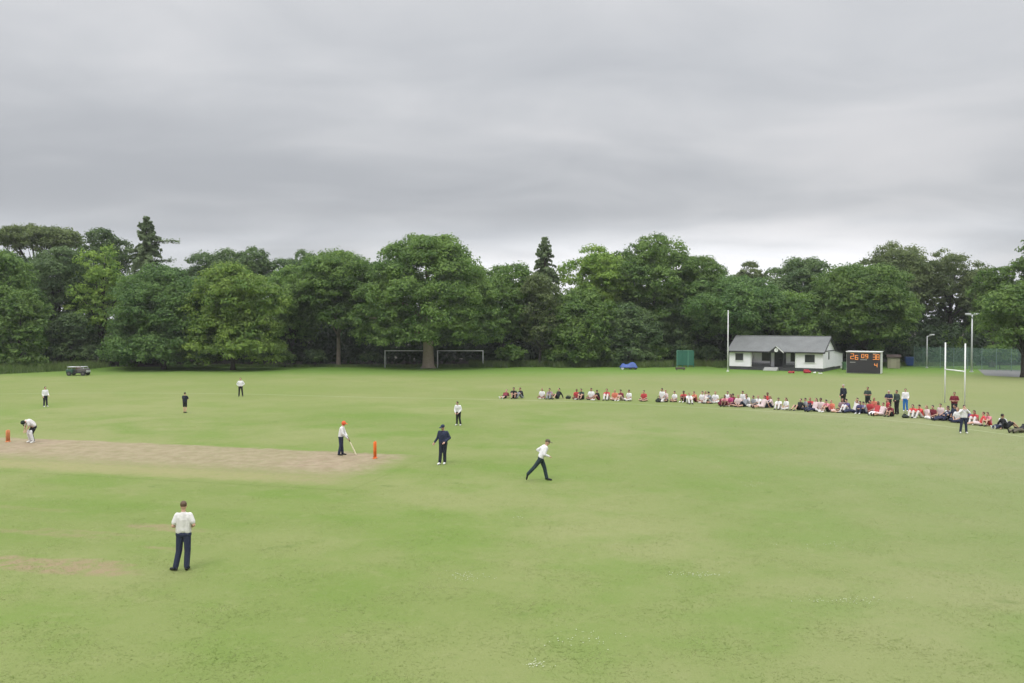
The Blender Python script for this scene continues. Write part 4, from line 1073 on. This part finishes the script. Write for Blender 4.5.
mb.add(V, Fc).build('blade', plain('willow_wood', (.58, .52, .36), .55, .1, 5), bat)
# striker bending at the far left
J = joints(pelvis=(0, .14, .86), spine=(0, .06, 1.02), chest=(0, -.10, 1.14), neck=(0, -.25, 1.16), head=(0, -.40, 1.10), shL=(.17, -.20, 1.15), shR=(-.17, -.20, 1.15), hipL=(.10, .12, .83), hipR=(-.10, .12, .83),
           elL=(.20, -.22, .88), elR=(-.20, -.22, .88), wrL=(.12, -.30, .68), wrR=(-.10, -.32, .64), knL=(.14, -.06, .47), knR=(-.14, -.06, .47), anL=(.17, .03, .08), anR=(-.17, .03, .08), face=(0, -.6, -.8))
fg = make_figure('batter_bending', J, .0095, 'short', 'trousers', 'short', cap='helmet')
b = place(fg, G(31.6, 442.6), math.radians(-38), 1.0, 'batter bending forward in dark helmet and white leg pads at far left', 'offwhite', 'black', 'dark', 'white', group=PLAY, capm='helmetgreen')
for s in 'LR':
    mb = MB(); kn, an = J['kn'+s], J['an'+s]; mb.cap(kn + V3((0, -.03, .13)), kn + V3((0, -.03, 0)), .085, .095); mb.cap(kn + V3((0, -.03, 0)), an + V3((0, -.02, .03)), .092, .075)
    part('pad', remesh(mb, 'leg_pad', .012, 3), CLOTH['white'], b)
# umpire
J = joints(elR=(-.27, .03, 1.15), wrR=(-.38, -.07, .95), elL=(.285, .06, 1.16), wrL=(.14, -.17, 1.0), anL=(.05, .06, .08), knL=(.07, 0, .5), anR=(-.12, -.10, .08), knR=(-.10, -.05, .5), chest=(.02, -.02, 1.3), head=(.0, -.05, 1.63), face=(-.3, -.9, -.25))
fg = make_figure('umpire', J, .0095, 'long', 'trousers', 'short', build=1.0, cap='cap')
place(fg, G(443.2, 464.2), math.radians(-18), 1.02, 'umpire standing right of the pitch in navy jumper, navy trousers and cap', 'navy', 'dknavy', 'grey', 'white', group=PLAY, capm='navy', sname='jumper')
# fielder beyond the umpire
J = joints(chest=(0, -.06, 1.29), neck=(0, -.10, 1.45), head=(0, -.17, 1.60), shL=(.175, -.07, 1.39), shR=(-.175, -.07, 1.39), elL=(.25, -.05, 1.12), wrL=(.12, -.24, .93), elR=(-.22, -.14, 1.12), wrR=(-.10, -.28, .92), anL=(.17, .02, .08), anR=(-.12, .0, .08), face=(-.2, -.8, -.5))
fg = make_figure('fielder_hunched', J, .0105, 'long', 'trousers', 'short')
place(fg, G(458.4, 425.3), math.radians(-22), .86, 'fielder in white shirt and black trousers standing beyond the umpire', 'white', 'black', 'dark', 'white', group=PLAY)
# runner
J = joints(pelvis=(0, 0, .93), hipL=(.09, 0, .90), hipR=(-.09, 0, .90), spine=(0, -.05, 1.09), chest=(0, -.13, 1.26), neck=(0, -.20, 1.41), head=(0, -.27, 1.56), shL=(.16, -.13, 1.37), shR=(-.17, -.21, 1.36),
           elL=(.26, .13, 1.20), wrL=(.20, -.09, 1.05), elR=(-.24, -.14, 1.09), wrR=(-.14, -.33, 1.00),
           knR=(-.09, .24, .58), anR=(-.08, .53, .27), toeR=(-.08, .57, .08), knL=(.09, -.15, .51), anL=(.08, -.24, .09), toeL=(.08, -.42, .035), face=(0, -1, -.15))
fg = make_figure('runner', J, .0095, 'long', 'trousers', 'short', cap='cap')
place(fg, G(540.8, 480.8), math.radians(88), 1.0, 'fielder running to the right in white shirt, dark trousers and cap', 'white', 'teal', 'brown', 'black', group=PLAY, capm='grass')
# far fielders
J = joints(elL=(.34, .06, 1.16), wrL=(.15, -.04, 1.0), elR=(-.34, .06, 1.16), wrR=(-.15, -.04, 1.0), hdL=(-.6, -.3, -.3), hdR=(.6, -.3, -.3), anL=(.19, .03, .08), anR=(-.15, .03, .08), knL=(.14, 0, .5), knR=(-.12, 0, .5))
hips = make_figure('hands_on_hips', J, .012, 'long', 'trousers', 'short')
place(hips, G(240.6, 396.4), math.radians(10), .90, 'far fielder with hands on hips in white top and black trousers', 'white', 'black', 'dark', 'black', group=PLAY)
J = joints(elL=(.27, -.08, 1.18), wrL=(.13, -.2, 1.36), elR=(-.27, -.1, 1.16), wrR=(-.12, -.22, 1.30), anL=(.07, .03, .08), anR=(-.07, .05, .08))
armsup = make_figure('hands_raised_short', J, .012, 'short', 'shorts', 'short')
place(armsup, G(185.0, 412.8), math.radians(170), .82, 'fielder in dark navy top and dark shorts seen from behind in the outfield', 'dknavy', 'black', 'dark', 'black', group=PLAY, legname='shorts')
J = joints(elL=(.23, -.02, 1.13), wrL=(.20, -.22, 1.00), elR=(-.23, .02, 1.13), wrR=(-.22, -.12, .93), anL=(.14, .02, .08), anR=(-.10, .04, .08))
easy = make_figure('standing_easy', J, .012, 'long', 'trousers', 'short')
place(easy, G(45.4, 406.8), math.radians(50), .86, 'fielder at far left in white top and dark trousers with white shoes', 'white', 'dknavy', 'dark', 'white', group=PLAY)
J = joints(elL=(.29, -.13, 1.27), wrL=(.10, -.20, 1.47), elR=(-.29, -.13, 1.27), wrR=(-.10, -.20, 1.45), hdL=(-.5, .1, .7), hdR=(.5, .1, .7), anL=(.16, .02, .08), anR=(-.18, .02, .08), knL=(.13, 0, .5), knR=(-.14, 0, .5), head=(0, -.05, 1.62), face=(0, -1, -.2))
fg = make_figure('hands_to_face', J, .0105, 'long', 'trousers', 'short')
place(fg, G(963.6, 433.2), math.radians(-12), .93, 'fielder with hands to his face in white shirt close before the seated crowd', 'white', 'navy', 'dark', 'white', group=PLAY)
# standing adults behind the crowd
BEH = 'people standing behind the seated crowd'
J = joints(elL=(.24, .03, 1.13), wrL=(.12, -.18, 1.02), elR=(-.24, .03, 1.13), wrR=(-.20, -.12, .92))
suit = make_figure('standing_suit', J, .012, 'long', 'trousers', 'short', build=1.15)
place(suit, G(843.2, 408.2), math.radians(-60), 1.0, 'grey haired adult in dark suit standing leftmost behind the seated crowd', 'dknavy', 'black', 'grey', group=BEH, sname='jacket')
J = joints(elL=(.27, -.03, 1.15), wrL=(.02, -.20, 1.12), elR=(-.27, -.03, 1.15), wrR=(-.02, -.22, 1.16), hdL=(-.9, -.2, 0), hdR=(.9, -.2, 0), anL=(.13, .02, .08))
folded = make_figure('arms_folded_shorts', J, .012, 'short', 'shorts', 'short')
place(folded, G(867.6, 409.6), math.radians(-45), .94, 'adult with folded arms in dark top and black shorts right of the dark suit', 'green', 'black', 'dark', skin=1, group=BEH, legname='shorts')
place(folded, G(888.7, 413.8), math.radians(-40), .93, 'grey haired adult in navy top and dark shorts left of the dark green top', 'navy', 'black', 'grey', group=BEH, legname='shorts')
place(suit, G(896.6, 414.2), math.radians(-70), .95, 'dark haired adult in dark green top and dark trousers, third from right behind crowd', 'green', 'black', 'dark', skin=1, group=BEH)
place(easy, G(905.3, 411.2), math.radians(-30), .92, 'person in white top and bright blue trousers standing behind the crowd', 'white', 'blue', 'dark', 'white', group=BEH)
place(folded, G(954.2, 417.4), math.radians(-35), .97, 'adult in maroon red top and dark shorts standing between the rugby posts', 'maroon', 'black', 'dark', skin=1, group=BEH, legname='shorts')

# seated spectators: six poses
def seat_pose(kind):
    if kind == 'cross': J = joints(pelvis=(0, 0, .14), spine=(0, -.01, .29), chest=(0, -.03, .48), neck=(0, -.06, .64), head=(0, -.10, .80), shL=(.17, -.05, .57), shR=(-.17, -.05, .57), elL=(.25, -.12, .31), elR=(-.25, -.12, .31), wrL=(.11, -.30, .23), wrR=(-.11, -.30, .23),
        hipL=(.09, -.01, .12), hipR=(-.09, -.01, .12), knL=(.36, -.27, .15), knR=(-.36, -.27, .15), anL=(-.05, -.40, .07), anR=(.06, -.33, .08), toeL=(-.2, -.42, .05), toeR=(.2, -.36, .05))
    if kind == 'knees': J = joints(pelvis=(0, 0, .14), spine=(0, -.02, .29), chest=(0, -.08, .47), neck=(0, -.14, .62), head=(0, -.20, .77), shL=(.17, -.12, .55), shR=(-.17, -.12, .55), elL=(.23, -.30, .40), elR=(-.23, -.30, .40), wrL=(.05, -.46, .36), wrR=(-.05, -.46, .36),
        hipL=(.09, -.02, .12), hipR=(-.09, -.02, .12), knL=(.12, -.35, .44), knR=(-.12, -.35, .44), anL=(.12, -.52, .08), anR=(-.12, -.54, .08), hdL=(-1, -.1, 0), hdR=(1, -.1, 0))
    if kind == 'stretch': J = joints(pelvis=(0, 0, .14), spine=(0, .05, .29), chest=(0, .12, .46), neck=(0, .15, .62), head=(0, .13, .78), shL=(.17, .14, .55), shR=(-.17, .14, .55), elL=(.25, .27, .31), elR=(-.25, .27, .31), wrL=(.28, .34, .07), wrR=(-.28, .34, .07), hdL=(.2, .9, -.1), hdR=(-.2, .9, -.1),
        hipL=(.09, -.02, .12), hipR=(-.09, -.02, .12), knL=(.12, -.43, .16), knR=(-.09, -.42, .20), anL=(.15, -.84, .08), anR=(-.08, -.82, .08), toeL=(.18, -.90, .2), toeR=(-.1, -.88, .2))
    if kind == 'side': J = joints(pelvis=(0, 0, .14), spine=(-.04, -.01, .29), chest=(-.10, -.02, .46), neck=(-.13, -.04, .62), head=(-.14, -.07, .78), shL=(.06, -.03, .57), shR=(-.28, -.03, .53), elL=(.17, -.14, .33), wrL=(.20, -.28, .20), elR=(-.38, .02, .29), wrR=(-.42, .04, .07), hdR=(-.7, .1, -.1),
        hipL=(.09, -.02, .14), hipR=(-.07, -.03, .12), knL=(.30, -.38, .14), knR=(.18, -.42, .11), anL=(.66, -.20, .08), anR=(.55, -.30, .07), toeL=(.8, -.2, .06), toeR=(.7, -.32, .05))
    if kind == 'kneel': J = joints(pelvis=(0, .04, .30), spine=(0, .03, .46), chest=(0, .01, .64), neck=(0, -.02, .80), head=(0, -.06, .96), shL=(.17, -.01, .74), shR=(-.17, -.01, .74), elL=(.22, -.04, .47), elR=(-.22, -.04, .47), wrL=(.12, -.22, .35), wrR=(-.12, -.22, .35),
        hipL=(.09, .02, .27), hipR=(-.09, .02, .27), knL=(.13, -.33, .08), knR=(-.13, -.33, .08), anL=(.11, .08, .06), anR=(-.11, .08, .06), toeL=(.1, .22, .04), toeR=(-.1, .22, .04))
    if kind == 'lounge': J = joints(pelvis=(0, 0, .13), spine=(0, .14, .22), chest=(0, .30, .33), neck=(0, .42, .44), head=(0, .47, .59), shL=(.17, .36, .38), shR=(-.17, .36, .38), elL=(.23, .48, .10), elR=(-.23, .48, .10), wrL=(.18, .28, .06), wrR=(-.18, .28, .06),
        hipL=(.09, -.02, .12), hipR=(-.09, -.02, .12), knL=(.12, -.40, .18), knR=(-.10, -.42, .16), anL=(.12, -.82, .08), anR=(-.12, -.84, .08), toeL=(.14, -.88, .2), toeR=(-.14, -.9, .2))
    if kind == 'prop': J = joints(pelvis=(0, 0, .14), spine=(0, .06, .28), chest=(0, .14, .44), neck=(0, .19, .59), head=(0, .19, .75), shL=(.17, .17, .53), shR=(-.17, .17, .53), elL=(.25, .30, .30), elR=(-.25, .30, .30), wrL=(.28, .38, .07), wrR=(-.28, .38, .07), hdL=(.2, .9, -.1), hdR=(-.2, .9, -.1),
        hipL=(.09, -.02, .12), hipR=(-.09, -.02, .12), knL=(.14, -.34, .40), knR=(-.12, -.36, .37), anL=(.14, -.60, .08), anR=(-.13, -.66, .08))
    return J
POSES = {}
def pose(kind, legs, hair):
    k = (kind, legs, hair)
    if k not in POSES: POSES[k] = make_figure('seated_' + kind, seat_pose(kind), .0165, 'long' if kind == 'prop' else 'short', legs, hair, fingers=True)
    return POSES[k]
CROWD = 'seated spectators along the boundary'
# x, base row, top, legs, pose, hair, turn from the pitch (degrees), label
SEATED = [
 (504.5, 398.2, 'maroon', 'black', 'lounge', 'dark', 10, 'leftmost spectator, reclining with legs stretched to the left'),
 (514.0, 398.3, 'black', 'black', 'knees', 'dark', 25, 'black clad spectator crouching second from the left end'),
 (522.2, 398.2, 'black', 'grey', 'knees', 'brown', -30, 'spectator in black top and grey trousers, third from the left end'),
 (542.3, 398.6, 'white', 'black', 'cross', 'fair', 20, 'white topped spectator, left of the second little trio'),
 (550.4, 398.9, 'mauve', 'grey', 'knees', 'dark', 10, 'spectator in mauve top in the middle of the second trio'),
 (557.4, 398.8, 'black', 'black', 'prop', 'dark', -15, 'black topped spectator, right of the second little trio'),
 (576.6, 399.3, 'red', 'maroon', 'cross', 'brown', 30, 'red topped spectator just right of the dark bag in the gap'),
 (582.3, 399.4, 'green', 'black', 'knees', 'dark', 0, 'dark grey green topped spectator beside the first red top'),
 (591.6, 399.6, 'white', 'black', 'cross', 'dark', 15, 'white topped spectator between two dark tops, right of the second trio'),
 (598.8, 400.0, 'black', 'maroon', 'knees', 'dark', -20, 'dark topped spectator left of the run of red tops'),
 (607.6, 400.0, 'red', 'offwhite', 'knees', 'brown', 20, 'red topped spectator with pale legs, first of three reds'),
 (615.0, 400.4, 'orange', 'pinkwhite', 'cross', 'fair', 25, 'pale orange red topped spectator, middle of three reds'),
 (622.2, 400.5, 'maroon', 'pinkwhite', 'knees', 'dark', 0, 'dark red topped spectator, last of three reds'),
 (629.6, 400.8, 'white', 'offwhite', 'cross', 'dark', -10, 'all white spectator right of the three reds'),
 (644.2, 401.2, 'red', 'black', 'cross', 'dark', 25, 'lone cross legged spectator in red between two gaps'),
 (662.3, 402.0, 'white', 'offwhite', 'kneel', 'dark', 10, 'white topped spectator right beside the dark bag below the green screen'),
 (666.4, 401.7, 'pinkwhite', 'black', 'cross', 'fair', -15, 'pinkish topped spectator behind the first white top below the green screen'),
 (675.2, 401.8, 'white', 'black', 'cross', 'dark', 0, 'white topped spectator in black shorts sitting apart below the green screen'),
 (684.6, 402.0, 'red', 'black', 'knees', 'dark', 20, 'red topped spectator behind the curled up white one'),
 (688.4, 403.6, 'white', 'offwhite', 'knees', 'fair', 60, 'spectator curled up like a white ball nearest the line'),
 (695.8, 401.9, 'orange', 'maroon', 'knees', 'brown', -10, 'orange red topped spectator right of the curled up white one'),
 (702.8, 402.6, 'white', 'black', 'cross', 'dark', 20, 'white topped spectator in dark shorts right of the orange top'),
 (707.3, 403.0, 'pinkwhite', 'black', 'side', 'fair', 0, 'pinkish topped spectator leaning to one side below the flagpole'),
 (711.0, 403.4, 'grey', 'offwhite', 'knees', 'dark', -25, 'grey topped spectator in pale trousers below the flagpole'),
 (715.6, 403.0, 'white', 'offwhite', 'cross', 'fair', 15, 'white clad spectator at the end of the group below the flagpole'),
 (727.8, 404.6, 'white', 'maroon', 'kneel', 'dark', 10, 'white topped spectator kneeling behind the maroon bag'),
 (725.8, 406.2, 'pink', 'maroon', 'knees', 'brown', 20, 'pink topped spectator in front of the kneeling white top'),
 (731.3, 406.2, 'magenta', 'black', 'cross', 'brown', 0, 'magenta topped spectator near the maroon bag'),
 (735.2, 405.2, 'maroon', 'black', 'knees', 'dark', -20, 'dark crimson topped spectator behind the magenta top'),
 (738.4, 406.8, 'pinkwhite', 'black', 'cross', 'fair', 30, 'pale pink topped spectator right of the magenta top'),
 (743.0, 404.4, 'white', 'grey', 'kneel', 'dark', 0, 'white topped spectator kneeling highest below the pavilion left wing'),
 (744.4, 406.8, 'grey', 'dknavy', 'prop', 'dark', -10, 'grey topped spectator in front of the highest kneeling one'),
 (748.4, 406.4, 'white', 'offwhite', 'side', 'brown', 15, 'white clad spectator right of the highest kneeling one'),
 (754.2, 407.0, 'grey', 'black', 'cross', 'dark', 0, 'grey topped spectator with black shorts below the veranda'),
 (758.8, 406.6, 'white', 'offwhite', 'knees', 'fair', 20, 'white topped spectator below the veranda left of the red one'),
 (762.8, 408.0, 'pinkwhite', 'pinkwhite', 'stretch', 'brown', -10, 'pale topped spectator stretching bare legs below the veranda'),
 (767.9, 407.0, 'brightred', 'navy', 'kneel', 'brown', 15, 'bright red topped spectator below the pavilion steps'),
 (772.2, 407.6, 'pinkwhite', 'navy', 'knees', 'fair', -20, 'pale pink topped spectator right of the bright red one'),
 (779.3, 409.2, 'white', 'offwhite', 'knees', 'dark', 30, 'all white spectator, left one of the white pair before the black top'),
 (787.0, 409.8, 'white', 'offwhite', 'cross', 'brown', 0, 'all white spectator, right one of the white pair before the black top'),
 (798.9, 410.2, 'black', 'black', 'prop', 'dark', 10, 'black haired spectator all in black sitting upright leaning back'),
 (806.4, 410.0, 'grey', 'navy', 'cross', 'dark', -15, 'grey topped spectator in navy trousers right of the all black one'),
 (811.5, 409.6, 'red', 'navy', 'knees', 'fair', 10, 'red topped spectator behind the pale one with outstretched legs'),
 (814.6, 411.2, 'pinkwhite', 'navy', 'stretch', 'brown', 0, 'pale topped spectator stretching legs right of the all black one'),
 (821.2, 411.4, 'pinkwhite', 'offwhite', 'cross', 'dark', 20, 'pinkish topped dark haired spectator left of the red and white pair'),
 (828.4, 412.0, 'pink', 'black', 'knees', 'dark', -10, 'pink topped dark haired spectator left of the standing dark suit'),
 (833.2, 412.0, 'orange', 'pinkwhite', 'side', 'fair', 15, 'pale red topped fair spectator next to the standing dark suit'),
 (842.6, 411.6, 'mauve', 'black', 'cross', 'brown', 30, 'mauve topped spectator right under the standing dark suit'),
 (848.6, 412.0, 'purple', 'white', 'knees', 'dark', 0, 'purple topped spectator with white legs below the scoreboard'),
 (854.6, 412.8, 'offwhite', 'navy', 'stretch', 'fair', -20, 'cream topped spectator leaning back below the scoreboard'),
 (857.6, 412.0, 'white', 'navy', 'kneel', 'dark', 10, 'white topped spectator kneeling just left of the purple twins'),
 (861.2, 413.4, 'purple', 'navy', 'knees', 'dark', 20, 'purple topped spectator in navy, left below the folded arms adult'),
 (865.9, 413.6, 'grey', 'navy', 'knees', 'dark', -15, 'grey topped spectator directly under the folded arms adult'),
 (870.6, 413.4, 'red', 'maroon', 'cross', 'dark', 10, 'red topped spectator just right of the folded arms adult'),
 (874.4, 412.6, 'orange', 'pinkwhite', 'kneel', 'fair', 0, 'orange red topped spectator kneeling between the standing adults'),
 (876.8, 414.8, 'red', 'white', 'stretch', 'brown', 20, 'red topped spectator with white legs stretched out between standing adults'),
 (881.6, 415.6, 'pinkwhite', 'pinkwhite', 'stretch', 'brown', 0, 'pale spectator lying back with bare legs left of the big dark red one'),
 (888.2, 414.6, 'red', 'black', 'kneel', 'brown', -20, 'red topped spectator right under the grey haired navy adult'),
 (891.8, 416.4, 'maroon', 'black', 'knees', 'dark', 15, 'dark red topped spectator last before the gap with the lone bag'),
 (914.0, 417.4, 'brightred', 'offwhite', 'knees', 'brown', 20, 'bright red topped spectator, left of the pair right of the lone bag'),
 (921.8, 417.8, 'brightred', 'offwhite', 'knees', 'dark', -10, 'bright red topped spectator, right of the pair right of the lone bag'),
 (928.5, 418.6, 'pinkwhite', 'offwhite', 'side', 'fair', 0, 'pale spectator leaning sideways after the two bright red tops'),
 (933.4, 418.8, 'maroon', 'black', 'cross', 'dark', 10, 'maroon topped spectator left of the left rugby post'),
 (940.8, 419.2, 'pinkwhite', 'navy', 'kneel', 'dark', 20, 'pale pink topped dark haired spectator under the left rugby post'),
 (945.6, 420.4, 'white', 'navy', 'stretch', 'dark', -15, 'white topped spectator with navy legs stretched under the left rugby post'),
 (950.2, 420.6, 'navy', 'navy', 'knees', 'brown', 0, 'navy clad spectator just under the maroon topped adult'),
 (954.8, 421.2, 'navy', 'dknavy', 'kneel', 'dark', 15, 'dark navy kneeling spectator left of the standing white fielder'),
 (958.3, 422.4, 'white', 'navy', 'cross', 'fair', 10, 'white topped spectator partly behind the standing white fielder'),
 (970.2, 423.0, 'purple', 'navy', 'knees', 'dark', 0, 'purple topped spectator just right of the standing white fielder'),
 (975.6, 424.2, 'red', 'offwhite', 'knees', 'brown', 20, 'red topped spectator with pale legs right of the standing white fielder'),
 (981.0, 425.4, 'brightred', 'pinkwhite', 'stretch', 'brown', -30, 'bright red topped spectator stretching bare legs near the right edge'),
 (989.3, 425.8, 'pink', 'red', 'knees', 'brown', 10, 'pink topped spectator in red shorts left of the navy legged one'),
 (1001.0, 428.2, 'white', 'navy', 'stretch', 'brown', 10, 'white topped spectator with long navy trousers stretched to the left'),
 (1005.8, 428.8, 'black', 'black', 'prop', 'dark', 165, 'black clad spectator with bent knees turned to the right'),
 (1021.5, 432.4, 'black', 'grass', 'lounge', 'dark', 20, 'black topped spectator lying back, cut by the right edge'),
]
rr = random.Random(11)
for i, (x, y, top, leg, kind, hair, turn, lab) in enumerate(SEATED):
    g = G(x, y); v = PMID - g
    rz = face_to(v.x, v.y) + math.radians(turn + rr.uniform(-8, 8))
    lg = 'shorts' if leg in ('black', 'pinkwhite', 'maroon', 'red') else 'trousers'
    place(pose(kind, lg, 'long' if (hair in ('fair', 'brown') and i % 2) else 'short'), g, rz, rr.uniform(.93, 1.06), lab, top, leg, hair,
          'white' if i % 3 == 0 else 'black', 2 if rr.random() < .08 else rr.choice((0, 0, 1)), CROWD, eyes=False, legname=lg)
